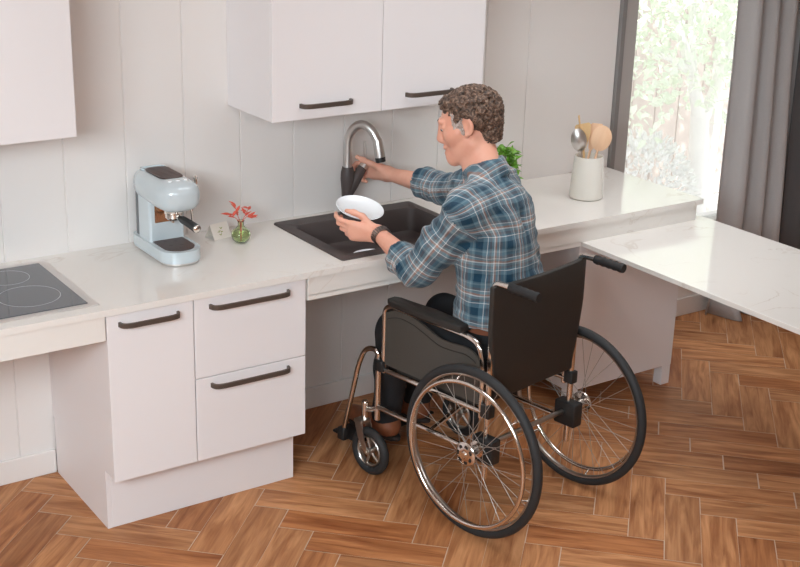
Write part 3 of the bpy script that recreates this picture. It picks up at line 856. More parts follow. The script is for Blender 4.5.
for sd in (-1, 1):
    u = .24 * sd
    # side frame
    bm = NB()
    r = .0115
    tube(bm, rounded([(u, .565, .235), (u, .565, .52)], .02), r, 12)
    tube(bm, [(u, .565, .463), (u, .2, .463), (u, -.01, .463)], r, 12)
    tube(bm, [(u, .565, .292), (u, .2, .292), (u, -.01, .292)], r, 12)
    tube(bm, rounded([(u, -.01, .20), (u, -.01, .56), (u, -.012, .93), (u, -.014, .968), (u, -.05, .972), (u, -.20, .969)], .035, 6), .0115, 12)
    tube(bm, [(u, .565, .28), (u * 1.02, .60, .268), (u * 1.04, .626, .262)], .011, 12)
    tube(bm, [(u * 1.04, .626, .215), (u * 1.04, .626, .295)], .015, 14)
    tube(bm, [(u * 1.04, .626, .295), (u * 1.04, .626, .301)], .011, 14)
    wpart('side_frame', bm, M['chrome'])
    # armrest loop
    bm = NB()
    tube(bm, rounded([(u, .535, .45), (u, .535, .715), (u, .50, .735), (u, .11, .735), (u, .045, .72), (u, .022, .64), (u, .022, .44)], .05, 6), .0105, 12)
    wpart('armrest_tube', bm, M['chrome'])
    # pad: a tapered slab with rounded edges
    bm = NB(); o_ = [(-.030, .115), (.030, .115), (.034, .30), (.031, .475), (.018, .505), (-.018, .505), (-.031, .475), (-.034, .30)]
    prism(bm, [(u + a, b) for a, b in o_], .743, .772, .009, 3); wpart('armrest_pad', bm, M['vinyl'])
    # skirt guard with wavy top
    ctl = [(.527, .700), (.509, .711), (.470, .726), (.429, .730), (.366, .722), (.305, .702), (.237, .680), (.162, .683), (.111, .690), (.070, .682), (.035, .655)]
    prof = [(p.x, p.y) for p in rounded([Vector((a, b, 0)) for a, b in ctl], .03, 4)]
    bm = NB(); ua = u - sd * .0045; ub = u + sd * .0045
    vs = []
    for (v, w) in prof:
        vs.append([bm.verts.new((ua, v, w)), bm.verts.new((ub, v, w)), bm.verts.new((ub, v, .487)), bm.verts.new((ua, v, .487))])
    for A, B in zip(vs, vs[1:]):
        for k in range(4): bm.faces.new((A[k], A[(k + 1) % 4], B[(k + 1) % 4], B[k]))
    bm.faces.new(vs[0][::-1]); bm.faces.new(vs[-1])
    wpart('skirt_guard', bm, M['guard'], angle=35)
    # piping line following the wavy top
    bm = NB(); tube(bm, [(u + sd * .005, v, w - .028) for v, w in prof[1:-1]], .0022, 6); wpart('guard_seam', bm, M['vinyl'])
    # joint blocks
    bm = NB(); box(bm, u - .02, u + .02, .525, .575, .452, .50, .006, 2); wpart('socket_block', bm, M['plastic'])
    bm = NB(); box(bm, u - .026, u + .026, -.06, .04, .275, .372, .006, 2); wpart('axle_block', bm, M['plastic'])
    bm = NB(); box(bm, u - .018, u + .018, -.030, .012, .45, .50, .004, 2); wpart('cane_clamp', bm, M['plastic'])
    # push handle grip
    bm = NB(); tube(bm, [(u, -.082 - .130 * k / 10, .971 - .003 * k / 10) for k in range(11)], [.0158, .0182] * 5 + [.0165], 16); wpart('push_handle_grip', bm, M['grip'])
    # footrest hanger and plate
    bm = NB(); tube(bm, rounded([(u, .568, .47), (u, .568, .535), (u, .64, .52), (u, .675, .45), (u, .765, .10)], .04, 6), .0105, 12); hg = wpart('footrest_hanger', bm, M['chrome'])
    bm = NB(); box(bm, u - .016, u + .016, .745, .785, .075, .13, .006, 2)
    ins = -.045 * sd
    box(bm, min(u - sd * .018, -sd * .02), max(u - sd * .018, -sd * .02), .69, .85, .071, .083, .004, 2); wpart('footplate', bm, M['plastic'], hg)
    # rear wheel
    uc = .305 * sd; R_ = .33; c_ = (uc, 0, R_)
    bm = NB(); torus(bm, c_, .297, .0085, 'x', 72, 10, 1.25); rim = wpart('rear_wheel', bm, M['alloy'])
    rim['label'] = 'rear wheel nearer the camera' if sd < 0 else 'rear wheel beyond the seat'
    bm = NB(); torus(bm, c_, .3125, .0175, 'x', 96, 16, 1.0); wpart('tire', bm, M['rubber'], rim)
    bm = NB(); torus(bm, (uc + sd * .036, 0, R_), .276, .0085, 'x', 72, 10)
    for k in range(6):
        a = 2 * PI * k / 6 + .3
        p1 = Vector((uc + sd * .036, .276 * math.cos(a), R_ + .276 * math.sin(a))); p2 = Vector((uc + sd * .006, .292 * math.cos(a), R_ + .292 * math.sin(a)))
        tube(bm, [p1, p2], .004, 8)
    wpart('handrim', bm, M['chrome'], rim)
    bm = NB()
    lathe(bm, [(.0005, sd * .046), (.010, sd * .046), (.014, sd * .040), (.044, sd * .038), (.047, sd * .034), (.045, sd * .028), (.022, sd * .024), (.017, sd * .0), (.020, -sd * .022), (.032, -sd * .026), (.032, -sd * .031), (.012, -sd * .034), (.012, -sd * .05)], 36, (uc, 0, R_), 'x')
    wpart('hub', bm, M['chrome'], rim)
    for k in range(7):
        a = 2 * PI * k / 7
        bm = NB(); lathe(bm, [(.0005, sd * .0392), (.0085, sd * .0392), (.0085, sd * .036)], 14, (uc, .030 * math.cos(a), R_ + .030 * math.sin(a)), 'x'); wpart('hub_hole', bm, M['plastic'], rim)
    for k in range(32):
        a = 2 * PI * k / 32; side = sd if k % 2 == 0 else -sd
        off = 1.05 if (k // 2) % 2 == 0 else -1.05
        p1 = Vector((uc + side * .027, .031 * math.cos(a + off), R_ + .031 * math.sin(a + off)))
        p2 = Vector((uc + side * .002, .292 * math.cos(a), R_ + .292 * math.sin(a)))
        bm = NB(); tube(bm, [p1, p2], .00115, 5); wpart('spoke', bm, M['spoke'], rim)
    # caster
    cu, cv, cw = u * 1.10, .575, .101
    bm = NB()
    for s_ in (-1, 1):
        pts = [(cu + s_ * .022, .626, .222), (cu + s_ * .026, .605, .16), (cu + s_ * .024, cv, cw)]
        rings = []
        for (pu, pv, pw), wd in zip(pts, (.022, .018, .012)):
            rings.append([bm.verts.new((pu + a * .002, pv + b * wd, pw)) for a, b in ((-1, -1), (1, -1), (1, 1), (-1, 1))])
        for A, B in zip(rings, rings[1:]):
            for k in range(4): bm.faces.new((A[k], A[(k + 1) % 4], B[(k + 1) % 4], B[k]))
        bm.faces.new(rings[0][::-1]); bm.faces.new(rings[-1])
    box(bm, cu - .026, cu + .026, .603, .65, .210, .226, .003, 1)
    tube(bm, [(cu - .028, cv, cw), (cu + .028, cv, cw)], .007, 10)
    fk = wpart('caster_fork', bm, M['alloy'], angle=35)
    bm = NB(); torus(bm, (cu, cv, cw), .0825, .0182, 'x', 48, 12, 1.0); wpart('caster_tire', bm, M['rubber'], fk)
    bm = NB(); torus(bm, (cu, cv, cw), .062, .006, 'x', 40, 8, 2.2)
    lathe(bm, [(.012, -.02), (.016, -.012), (.014, 0), (.016, .012), (.012, .02)], 16, (cu, cv, cw), 'x', cap=True)
    for k in range(5):
        a = 2 * PI * k / 5
        tube(bm, [(cu, cv + .012 * math.cos(a), cw + .012 * math.sin(a)), (cu, cv + .060 * math.cos(a), cw + .060 * math.sin(a))], .0065, 8)
    wpart('caster_rim', bm, M['alloy'], fk)

bm = NB()
tube(bm, [(-.235, .27, .295), (.0, .27, .37), (.235, .27, .455)], .011, 12); tube(bm, [(.235, .30, .295), (0, .30, .37), (-.235, .30, .455)], .011, 12)
lathe(bm, [(.014, -.03), (.014, .06)], 14, (0, .27, .37), 'y', cap=True)
wpart('cross_brace', bm, M['chrome'])
bm = NB(); tube(bm, [(-.30, 0, .33), (.30, 0, .33)], .010, 12); wpart('axle', bm, M['alloy'])
bm = NB()
nu, nv = 16, 12; grid = {}
for side, dz in ((0, 0), (1, -.022)):
    for i in range(nu + 1):
        for j in range(nv + 1):
            u = -.232 + .464 * i / nu; v = .06 + .41 * j / nv
            grid[side, i, j] = bm.verts.new((u, v, .49 + dz - .012 * (1 - (2 * i / nu - 1) ** 2)))
for i in range(nu):
    for j in range(nv):
        bm.faces.new((grid[0, i, j], grid[0, i + 1, j], grid[0, i + 1, j + 1], grid[0, i, j + 1]))
        bm.faces.new((grid[1, i, j], grid[1, i, j + 1], grid[1, i + 1, j + 1], grid[1, i + 1, j]))
for i in range(nu):
    for j in (0, nv): bm.faces.new((grid[0, i, j], grid[0, i + 1, j], grid[1, i + 1, j], grid[1, i, j]))
for j in range(nv):
    for i in (0, nu): bm.faces.new((grid[0, i, j], grid[0, i, j + 1], grid[1, i, j + 1], grid[1, i, j]))
wpart('seat', bm, M['vinyl'])
# sling backrest wrapped round the canes
bm = NB(); nu, nw = 24, 14; g = {}
for side, dv in ((0, -.012), (1, .010)):
    for i in range(nu + 1):
        for j in range(nw + 1):
            s_ = 2 * i / nu - 1; t = j / nw; u = (.222 + .040 * min(1, max(0, (t - .12) / .5)) ** .7) * s_
            w = .518 + .442 * t - (.012 * (1 - s_ * s_) if t > .9 else 0)
            v = -.016 - .012 * (1 - s_ ** 2) * math.sin(PI * t) + dv * (1.0 if abs(s_) < .95 else .95)
            g[side, i, j] = bm.verts.new((u, v, w))
for i in range(nu):
    for j in range(nw):
        bm.faces.new((g[0, i, j], g[0, i + 1, j], g[0, i + 1, j + 1], g[0, i, j + 1]))
        bm.faces.new((g[1, i, j], g[1, i, j + 1], g[1, i + 1, j + 1], g[1, i + 1, j]))
for i in range(nu):
    for j in (0, nw): bm.faces.new((g[0, i, j], g[0, i + 1, j], g[1, i + 1, j], g[1, i, j]))
for j in range(nw):
    for i in (0, nu): bm.faces.new((g[0, i, j], g[0, i, j + 1], g[1, i, j + 1], g[1, i, j]))
bmesh.ops.recalc_face_normals(bm, faces=bm.faces)
es = [e for e in bm.edges if len(e.link_faces) == 2 and e.calc_face_angle(0) > .9]
bmesh.ops.bevel(bm, geom=es, offset=.006, segments=3, profile=.5, affect='EDGES')
wpart('backrest', bm, M['vinyl'], angle=60)

# ------------------------------------------------------------------ signed distance sculpting for the figure
class Field:
    def __init__(self, lo, hi, h):
        self.lo = np.array(lo, float); self.h = h
        self.n = np.ceil((np.array(hi) - self.lo) / h).astype(int) + 1
        self.D = np.full(self.n, 0.2, np.float32)
        self.ax = [self.lo[i] + h * np.arange(self.n[i]) for i in range(3)]
    def sub(self, lo, hi, pad):
        sl = []
        for i in range(3):
            a = int(np.floor((lo[i] - pad - self.lo[i]) / self.h)); b = int(np.ceil((hi[i] + pad - self.lo[i]) / self.h)) + 1
            sl.append(slice(max(a, 0), min(b, self.n[i])))
        X = self.ax[0][sl[0]][:, None, None]; Y = self.ax[1][sl[1]][None, :, None]; Z = self.ax[2][sl[2]][None, None, :]
        return tuple(sl), X, Y, Z
    def put(self, sl, d, k, op):
        A = self.D[sl]
        d = d.astype(np.float32)
        if op == 'u':
            if k > 0:
                hh = np.maximum(k - np.abs(A - d), 0) / k
                self.D[sl] = np.minimum(A, d) - hh * hh * k * .25
            else: self.D[sl] = np.minimum(A, d)
        else:
            d = -d
            if k > 0:
                hh = np.maximum(k - np.abs(A - d), 0) / k
                self.D[sl] = np.maximum(A, d) + hh * hh * k * .25
            else: self.D[sl] = np.maximum(A, d)
    def cap(self, a, b, ra, rb=None, k=.02, op='u'):
        rb = ra if rb is None else rb
        a = np.array(a, float); b = np.array(b, float); m = max(ra, rb)
        sl, X, Y, Z = self.sub(np.minimum(a, b) - m, np.maximum(a, b) + m, k + 3 * self.h + .02)
        e = b - a; L2 = max(e @ e, 1e-12)
        t = np.clip(((X - a[0]) * e[0] + (Y - a[1]) * e[1] + (Z - a[2]) * e[2]) / L2, 0, 1)
        d = np.sqrt((X - a[0] - t * e[0]) ** 2 + (Y - a[1] - t * e[1]) ** 2 + (Z - a[2] - t * e[2]) ** 2) - (ra + (rb - ra) * t)
        self.put(sl, d, k, op)
    def ell(self, c, r, axes=None, k=.02, op='u'):
        c = np.array(c, float); r = np.array(r, float); m = r.max()
        sl, X, Y, Z = self.sub(c - m, c + m, k + 3 * self.h + .02)
        if axes is None: px, py, pz = X - c[0], Y - c[1], Z - c[2]
        else:
            B = np.array([list(v) for v in axes], float)
            x, y, z = X - c[0], Y - c[1], Z - c[2]
            px = x * B[0][0] + y * B[0][1] + z * B[0][2]; py = x * B[1][0] + y * B[1][1] + z * B[1][2]; pz = x * B[2][0] + y * B[2][1] + z * B[2][2]
        k0 = np.sqrt((px / r[0]) ** 2 + (py / r[1]) ** 2 + (pz / r[2]) ** 2)
        k1 = np.sqrt((px / r[0] ** 2) ** 2 + (py / r[1] ** 2) ** 2 + (pz / r[2] ** 2) ** 2) + 1e-9
        self.put(sl, k0 * (k0 - 1) / k1, k, op)
    def half(self, p, n, k=.0):
        """cut away everything on the side the normal points to"""
        p = np.array(p, float); n = np.array(n, float); n /= np.linalg.norm(n)
        X = self.ax[0][:, None, None]; Y = self.ax[1][None, :, None]; Z = self.ax[2][None, None, :]
        d = (X - p[0]) * n[0] + (Y - p[1]) * n[1] + (Z - p[2]) * n[2]
        self.D = np.maximum(self.D, d.astype(np.float32))
    def mesh(self, smooth=2):
        D = self.D; S = D < 0
        cs = np.zeros(self.n - 1, np.int8)
        for dx in (0, 1):
            for dy in (0, 1):
                for dz in (0, 1):
                    cs += S[dx:self.n[0] - 1 + dx, dy:self.n[1] - 1 + dy, dz:self.n[2] - 1 + dz]
        I, J, K = np.nonzero((cs > 0) & (cs < 8))
        acc = np.zeros((len(I), 3)); cnt = np.zeros(len(I))
        cor = [(a, b, c) for a in (0, 1) for b in (0, 1) for c in (0, 1)]
        for ca in cor:
            for ax in range(3):
                if ca[ax]: continue
                cb = list(ca); cb[ax] = 1
                d0 = D[I + ca[0], J + ca[1], K + ca[2]]; d1 = D[I + cb[0], J + cb[1], K + cb[2]]
                m = (d0 < 0) != (d1 < 0)
                t = np.where(m, d0 / np.where(m, d0 - d1, 1), 0)
                p = np.array(ca, float)[None, :].repeat(len(I), 0); p[:, ax] += t
                acc[m] += p[m]; cnt[m] += 1
        V = (np.stack([I, J, K], 1) + acc / cnt[:, None]) * self.h + self.lo
        idx = np.full(self.n - 1, -1, np.int32); idx[I, J, K] = np.arange(len(I))
        F = []
        for ax in range(3):
            o1, o2 = [(1, 2), (2, 0), (0, 1)][ax]
            s0 = [slice(None)] * 3; s1 = [slice(None)] * 3
            s0[ax] = slice(0, -1); s1[ax] = slice(1, None)
            A = S[tuple(s0)]; B = S[tuple(s1)]
            E = np.argwhere(A != B)
            E = E[(E[:, o1] > 0) & (E[:, o2] > 0) & (E[:, o1] < self.n[o1] - 1) & (E[:, o2] < self.n[o2] - 1)]
            fl = A[tuple(E.T)]
            q = []
            for (a, b) in ((0, 0), (1, 0), (1, 1), (0, 1)):
                e = E.copy(); e[:, o1] -= a; e[:, o2] -= b; q.append(idx[tuple(e.T)])
            q = np.stack(q, 1)
            q = np.where(fl[:, None], q[:, ::-1], q)
            F.append(q)
        F = np.concatenate(F); F = F[(F >= 0).all(1)][:, ::-1]
        for _ in range(smooth):        # light laplacian
            a = np.zeros_like(V); c = np.zeros(len(V))
            for k in range(4):
                np.add.at(a, F[:, k], V[F[:, (k + 1) % 4]]); np.add.at(c, F[:, k], 1)
                np.add.at(a, F[:, (k + 1) % 4], V[F[:, k]]); np.add.at(c, F[:, (k + 1) % 4], 1)
            c = np.maximum(c, 1); V = V * .5 + (a / c[:, None]) * .5
        return V, F

def np_mesh(name, V, F, mat, parent=None, smooth=True):
    me = bpy.data.meshes.new(name)
    me.vertices.add(len(V)); me.vertices.foreach_set('co', V.astype(np.float32).ravel())
    me.loops.add(F.size); me.loops.foreach_set('vertex_index', F.astype(np.int32).ravel())
    me.polygons.add(len(F)); me.polygons.foreach_set('loop_start', np.arange(0, F.size, 4, dtype=np.int32)); me.polygons.foreach_set('loop_total', np.full(len(F), 4, np.int32))
    me.update(calc_edges=True); me.validate()
    if smooth: me.polygons.foreach_set('use_smooth', [True] * len(me.polygons))
    o = bpy.data.objects.new(name, me); COL.objects.link(o)
    me.materials.append(mat)
    if parent is not None: o.parent = parent
    return o

# ------------------------------------------------------------------ the person: joints
A3 = lambda v: np.array([v.x, v.y, v.z])
P0 = W(-.012, .125, .61); P1 = W(-.022, .135, .82); P2 = W(-.036, .168, 1.01); P3 = W(-.030, .200, 1.155); C7 = W(-.020, .222, 1.268)
def yawvec(deg):
    a = math.radians(deg); return Vector((-math.sin(a), math.cos(a), 0)), Vector((math.cos(a), math.sin(a), 0))
TF, TA = yawvec(20)           # heading of the chest
SHL = P3 - TA * .168 + TF * .0 + Vector((0, 0, .030)); SHR = P3 + TA * .172 + TF * .085 + Vector((0, 0, .028))
ELL = Vector((1.372, -.905, .930)); WRL = Vector((1.388, -.615, .992))
ELR = Vector((1.815, -.465, 1.075)); WRR = Vector((1.737, -.16, 1.075))
HIPL, HIPR = W(-.10, .13, .61), W(.10, .13, .61)
KNL, KNR = W(-.155, .565, .60), W(.13, .575, .60)
ANL, ANR = W(-.095, .66, .185), W(.12, .70, .185)
HC = Vector((1.628, -.842, 1.447))       # between the ears
hf0 = Vector((-math.sin(math.radians(46)), math.cos(math.radians(46)), 0))
pitch_h = math.radians(14)
HF = (hf0 * math.cos(pitch_h) - Vector((0, 0, 1)) * math.sin(pitch_h)).normalized()
HL = Vector((-hf0.y, hf0.x, 0))                      # towards the left ear
HU = HF.cross(HL).normalized()
HS = 1.07
def Hd(f, l, u): return HC + (HF * f + HL * l + HU * u) * HS
HAX = (HF, HL, HU)

def hand_chains(Wp, d, n, right, curls, thumb, sc=1.06, spread=.06):
    """returns capsule list [(a,b,ra,rb,k)] for a hand rooted at the wrist Wp"""
    d = d.normalized(); n = (n - d * n.dot(d)).normalized()
    s = d.cross(n) if right else n.cross(d)
    out = []
    kn = [(.094, .029), (.098, .009), (.093, -.011), (.084, -.029)]
    ln = [(.043, .026, .021), (.048, .030, .022), (.044, .028, .021), (.034, .021, .019)]
    rad = [.0098, .0100, .0095, .0085]
    for i in range(4):
        a = Wp + (d * .004 + s * (kn[i][1] * .55)) * sc
        b = Wp + (d * kn[i][0] + s * kn[i][1]) * sc
        out.append((a, b, .0165 * sc, .0122 * sc, .02))
    out.append((Wp + (d * .03 + s * .018 + n * .008) * sc, Wp + (d * .06 - s * .018 + n * .006) * sc, .015 * sc, .014 * sc, .02))
    for i in range(4):
        p = Wp + (d * kn[i][0] + s * kn[i][1]) * sc
        ang = 0; dd = (d + s * (spread * (1.5 - i))).normalized()
        for j in range(3):
            ang += math.radians(curls[i][j])
            v = dd * math.cos(ang) + n * math.sin(ang)
            q = p + v * ln[i][j] * sc
            r0 = rad[i] * sc * (1 - .07 * j); r1 = rad[i] * sc * (.95 - .09 * j)
            out.append((p, q, r0, r1, .004))
            p = q
    p = Wp + (d * .022 + s * .024 + n * .008) * sc
    for (tv, L_, r0, r1) in zip(thumb, (.046, .035, .027), (.0145, .0115, .0105), (.0115, .0108, .0085)):
        v = (d * tv[0] + s * tv[1] + n * tv[2]).normalized()
        q = p + v * L_ * sc
        out.append((p, q, r0 * sc, r1 * sc, .010)); p = q
    return out

# left hand: under and along the near rim of the plate; back of the hand towards the camera
dL = Vector((-.80, .58, .10)); nL = Vector((.40, .85, .22))
LH = hand_chains(WRL + Vector((-.004, .010, -.004)), dL, nL, False,
                 [(12, 40, 30), (30, 50, 35), (40, 55, 35), (50, 55, 35)],
                 [(.72, .55, .30), (.95, .22, .22), (.98, .0, .20)])
# right hand: round the lever, thumb up along it
dR = Vector((-.48, .86, .10)); nR = Vector((-.86, -.38, -.28))
RH = hand_chains(WRR + Vector((-.004, .01, .0)), dR, nR, True,
                 [(45, 50, 30), (58, 62, 35), (62, 65, 40), (65, 65, 40)],
                 [(.68, .48, .42), (.85, .42, .25), (.92, .32, .15)])

def body_field():
    f = Field((1.10, -1.48, .02), (2.10, .02, 1.66), .0045)
    c = lambda a, b, ra, rb=None, k=.02, op='u': f.cap(a, b, ra, rb, k, op)
    # trunk (under the clothes)
    tx = (TA, TF, Vector((0, 0, 1))); wx = (WA, WF, Vector((0, 0, 1)))
    f.ell(P0, (.165, .12, .115), wx, .05); f.ell(P1, (.145, .10, .17), wx, .08); f.ell(P2, (.165, .115, .19), tx, .08)
    f.ell(P3, (.155, .10, .10), tx, .06)
    c(SHL, SHR, .055, .055, .06)
    c(C7 - TF * .0 - Vector((0, 0, .03)), Hd(-.022, 0, -.045), .053, .051, .04)
    c(P3 + TF * .05, Hd(.01, 0, -.06), .05, .045, .04)
    # legs
    for h, kn, an in ((HIPL, KNL, ANL), (HIPR, KNR, ANR)):
        c(h, kn, .080, .055, .05); c(kn, kn.lerp(an, .4), .05, .048, .03); c(kn.lerp(an, .4), an, .048, .032, .03)
        c(an, an + Vector((WF.x * .13, WF.y * .13, -.07)), .035, .03, .03)
    # arms
    for s, e, w in ((SHL, ELL, WRL), (SHR, ELR, WRR)):
        c(s, e, .052, .040, .04)
        m = e.lerp(w, .3); c(e, m, .040, .0445, .03); c(m, w, .0445, .0275, .03)
        dd = (w - e).normalized(); sd_ = dd.cross(Vector((0, 0, 1))).normalized()
        c(w + sd_ * .008, w - sd_ * .008, .0245, .0245, .02)
    # hands
    for a, b, ra, rb, k in LH + RH: c(a, b, ra, rb, k)
    # head
    f.ell(Hd(-.014, 0, .034), (.100 * HS, .076 * HS, .080 * HS), HAX, .03)
    f.ell(Hd(.043, 0, -.030), (.056 * HS, .060 * HS, .092 * HS), HAX, .03)
    for l in (-1, 1):
        c(Hd(.0, l * .056, -.062), Hd(.074, l * .016, -.117), .020 * HS, .019 * HS, .03)
        c(Hd(.062, l * .044, -.028), Hd(.04, l * .055, -.02), .024 * HS, .02 * HS, .03)
        c(Hd(.090, l * .038, .024), Hd(.097, l * .012, .022), .011 * HS, .010 * HS, .016)
        f.ell(Hd(.105, l * .033, .003), (.014 * HS, .017 * HS, .011 * HS), HAX, .012, 's')
        f.ell(Hd(.0845, l * .033, .004), (.0142 * HS,) * 3, HAX, .004)
        f.ell(Hd(.094, l * .034, -.0035), (.006 * HS, .010 * HS, .0022 * HS), HAX, .002, 's')
        c(Hd(.098, l * .013, -.050), Hd(.104, l * .010, -.048), .0085 * HS, .0075 * HS, .008)
        # ear
        E0 = Hd(-.006, l * .080, .002)
        ea = ((HF * .92 - HL * l * .38).normalized(), (HL * l * .92 + HF * .38).normalized(), HU)
        f.ell(E0, (.021 * HS, .0085 * HS, .034 * HS), ea, .006)
        f.ell(E0 + ea[1] * .007 + HF * .004, (.011 * HS, .006 * HS, .02 * HS), ea, .004, 's')
        c(Hd(.004, l * .079, -.028), Hd(.006, l * .077, -.032), .009 * HS, .008 * HS, .006)
    c(Hd(.082, 0, -.120), Hd(.084, 0, -.110), .019 * HS, .02 * HS, .02)
    c(Hd(.098, 0, .012), Hd(.112, 0, -.040), .0085 * HS, .0125 * HS, .012)
    c(Hd(.110, 0, -.041), Hd(.101, 0, -.053), .011 * HS, .008 * HS, .008)
    c(Hd(.086, -.020, -.078), Hd(.098, 0, -.074), .007 * HS, .0085 * HS, .01); c(Hd(.086, .020, -.078), Hd(.098, 0, -.074), .007 * HS, .0085 * HS, .01)
    c(Hd(.085, -.018, -.090), Hd(.095, 0, -.092), .007 * HS, .009 * HS, .01); c(Hd(.085, .018, -.090), Hd(.095, 0, -.092), .007 * HS, .009 * HS, .01)
    c(Hd(.084, -.030, -.070), Hd(.106, 0, -.0835), .0035, .003, .004, 's'); c(Hd(.084, .030, -.070), Hd(.106, 0, -.0835), .0035, .003, .004, 's')
    c(Hd(.082, l * .036, -.066), Hd(.088, l * .032, -.084), .0035, .003, .006, 's')
    f.half(W(0, 0, .03), (0, 0, -1))
    return f
bV, bF = body_field().mesh(1)
person = np_mesh('person', bV, bF, M['skin'])
tag(person, 'man in blue plaid shirt and black trousers in wheelchair washing a plate at the sink', 'person')

# eyes
for l in (-1, 1):
    bm = NB(); bmesh.ops.create_uvsphere(bm, u_segments=16, v_segments=10, radius=.0120 * HS)
    o_ = obj('eyeball', bm, M['eye'], person, smooth=True, loc=Hd(.0845, l * .033, .000))
    bm = NB(); bmesh.ops.create_uvsphere(bm, u_segments=12, v_segments=8, radius=.0062 * HS)
    obj('iris', bm, M['iris'], o_, smooth=True, loc=HF * .0075 - Vector((0, 0, .005)))

# clothing ------------------------------------------------------------
def wrinkle(V, amp, sc_, seed, n=9):
    r_ = np.random.default_rng(seed); out = np.zeros(len(V))
    for i in range(n):
        k = r_.normal(size=3); k /= np.linalg.norm(k); fr = sc_ * r_.uniform(.6, 1.8)
        ph = r_.uniform(0, 6.28)
        warp = .6 * np.sin(V @ (r_.normal(size=3) * sc_ * .5) + r_.uniform(0, 6))
        out += np.sin(V @ k * fr + ph + warp)
    return amp * out / math.sqrt(n)
def vnorm(V, F):
    e1 = V[F[:, 2]] - V[F[:, 0]]; e2 = V[F[:, 3]] - V[F[:, 1]]
    fn = np.cross(e1, e2); N = np.zeros_like(V)
    for k in range(4): np.add.at(N, F[:, k], fn)
    return N / np.maximum(np.linalg.norm(N, axis=1), 1e-12)[:, None]

def shirt_field():
    f = Field((1.22, -1.42, .70), (2.10, -.25, 1.42), .006)
    c = lambda a, b, ra, rb=None, k=.02, op='u': f.cap(a, b, ra, rb, k, op)
    tx = (TA, TF, Vector((0, 0, 1))); wx = (WA, WF, Vector((0, 0, 1)))
    f.ell(W(-.014, .135, .74), (.198, .140, .18), wx, .05); f.ell(P1, (.184, .132, .20), wx, .08); f.ell(P2, (.180, .136, .22), tx, .08)
    f.ell(P3 - TF * .01, (.165, .112, .110), tx, .06)
    c(SHL - Vector((0, 0, .01)), SHR - Vector((0, 0, .01)), .068, .068, .06)
    c(SHL, C7 - Vector((0, 0, .034)), .058, .054, .05); c(SHR, C7 - Vector((0, 0, .034)), .058, .054, .05)
    # sleeves
    for s, e, w, t in ((SHL, ELL, WRL, .34), (SHR, ELR, WRR, .36)):
        m_ = s.lerp(e, .55)
        c(s, m_, .074, .071, .05); c(m_, e, .071, .062, .03)
        q = e.lerp(w, t); c(e, q, .060, .051, .03)
        dd = (w - e).normalized()
        c(q - dd * .050, q - dd * .004, .064, .068, .004)        # rolled cuff
        c(q - dd * .004, q + dd * .008, .064, .060, .003)
    # cut the open end of each sleeve and hollow it
    for e, w, t in ((ELL, WRL, .34), (ELR, WRR, .36)):
        q = e.lerp(w, t); dd = (w - e).normalized()
        c(q - dd * .03, q + dd * .1, .046, .046, .004, 's')
    # collar: a raised band round the neck
    cb = C7 + Vector((0, 0, .004)) + TF * .020
    tilt = Vector((0, 0, 1)) * .90 + TF * .42
    tilt.normalize(); ux = TA; uy = tilt.cross(ux).normalized()
    prev = None
    for k in range(25):
        a = 2 * PI * k / 24
        p = cb + ux * (.068 * math.cos(a)) + uy * (.074 * math.sin(a))
        if prev is not None:
            o1 = (p - cb).normalized(); o0 = (prev - cb).normalized()
            c(prev - tilt * .012 + o0 * .004, p - tilt * .012 + o1 * .004, .012, .012, .004); c(prev + tilt * .004, p + tilt * .004, .0125, .0125, .012)
            c(prev + tilt * .022 - o0 * .003, p + tilt * .022 - o1 * .003, .011, .011, .012); c(prev + tilt * .038 - o0 * .005, p + tilt * .038 - o1 * .005, .008, .008, .01)
        prev = p
    c(cb + tilt * .018, cb + tilt * .12, .055, .060, .004, 's')
    f.half(W(0, 0, .757), (0, 0, -1))
    return f
sV, sF = shirt_field().mesh(2)
sN = vnorm(sV, sF)
sV = sV + sN * (wrinkle(sV, .0036, 28, 2) + wrinkle(sV, .0018, 64, 5))[:, None]
def folds(V, k, amp, seed):
    r_ = np.random.default_rng(seed)
    warp = sum(np.sin(V @ (r_.normal(size=3) * 14) + r_.uniform(0, 6)) for _ in range(3))
    mask = .5 + .5 * np.sin(V @ (r_.normal(size=3) * 12) + r_.uniform(0, 6))
    q = np.sin(V @ np.array(k) + 1.5 * warp)
    return amp * mask * np.sign(q) * np.abs(q) ** .7
sV = sV + vnorm(sV, sF) * (folds(sV, (40, 30, 95), .0030, 21) + folds(sV, (85, -30, 60), .0026, 22) + folds(sV, (-30, 60, 130), .0018, 23))[:, None]
# crease the sleeves at the elbows, and a box pleat in the back
for e in (ELL, ELR):
    dist = np.linalg.norm(sV - A3(e), axis=1)
    sV = sV + sN * (np.exp(-(dist / .10) ** 2) * .004 * np.sin(dist * 170))[:, None]
relp = sV - A3(P2)
lat = relp @ A3(TA); fwd = relp @ A3(TF)
pl_ = np.exp(-(lat / .011) ** 2) * (fwd < 0) * np.clip((1.19 - sV[:, 2]) / .03, 0, 1) * np.clip((sV[:, 2] - 1.03) / .12, 0, 1)
sV = sV - sN * (pl_ * .010)[:, None]
yk = np.exp(-((sV[:, 2] - 1.195 + .12 * np.abs(lat)) / .005) ** 2) * (fwd < .02) * (np.abs(lat) < .17)
sV = sV - sN * (yk * .0028)[:, None]
shirt = np_mesh('shirt', sV, sF, M['plaid'], person)
def seg_t(P, a, b):
    a = A3(a); b = A3(b); e = b - a
    t = np.clip(((P - a) @ e) / (e @ e), 0, 1)
    return t, np.linalg.norm(P - a - t[:, None] * e, axis=1)
me = shirt.data
nf = len(me.polygons)
cen = np.zeros(nf * 3, np.float32); me.polygons.foreach_get('center', cen); cen = cen.reshape(-1, 3).astype(float)
cand = []
bones = [(SHL, ELL, .068), (ELL, WRL, .056), (SHR, ELR, .068), (ELR, WRR, .056)]
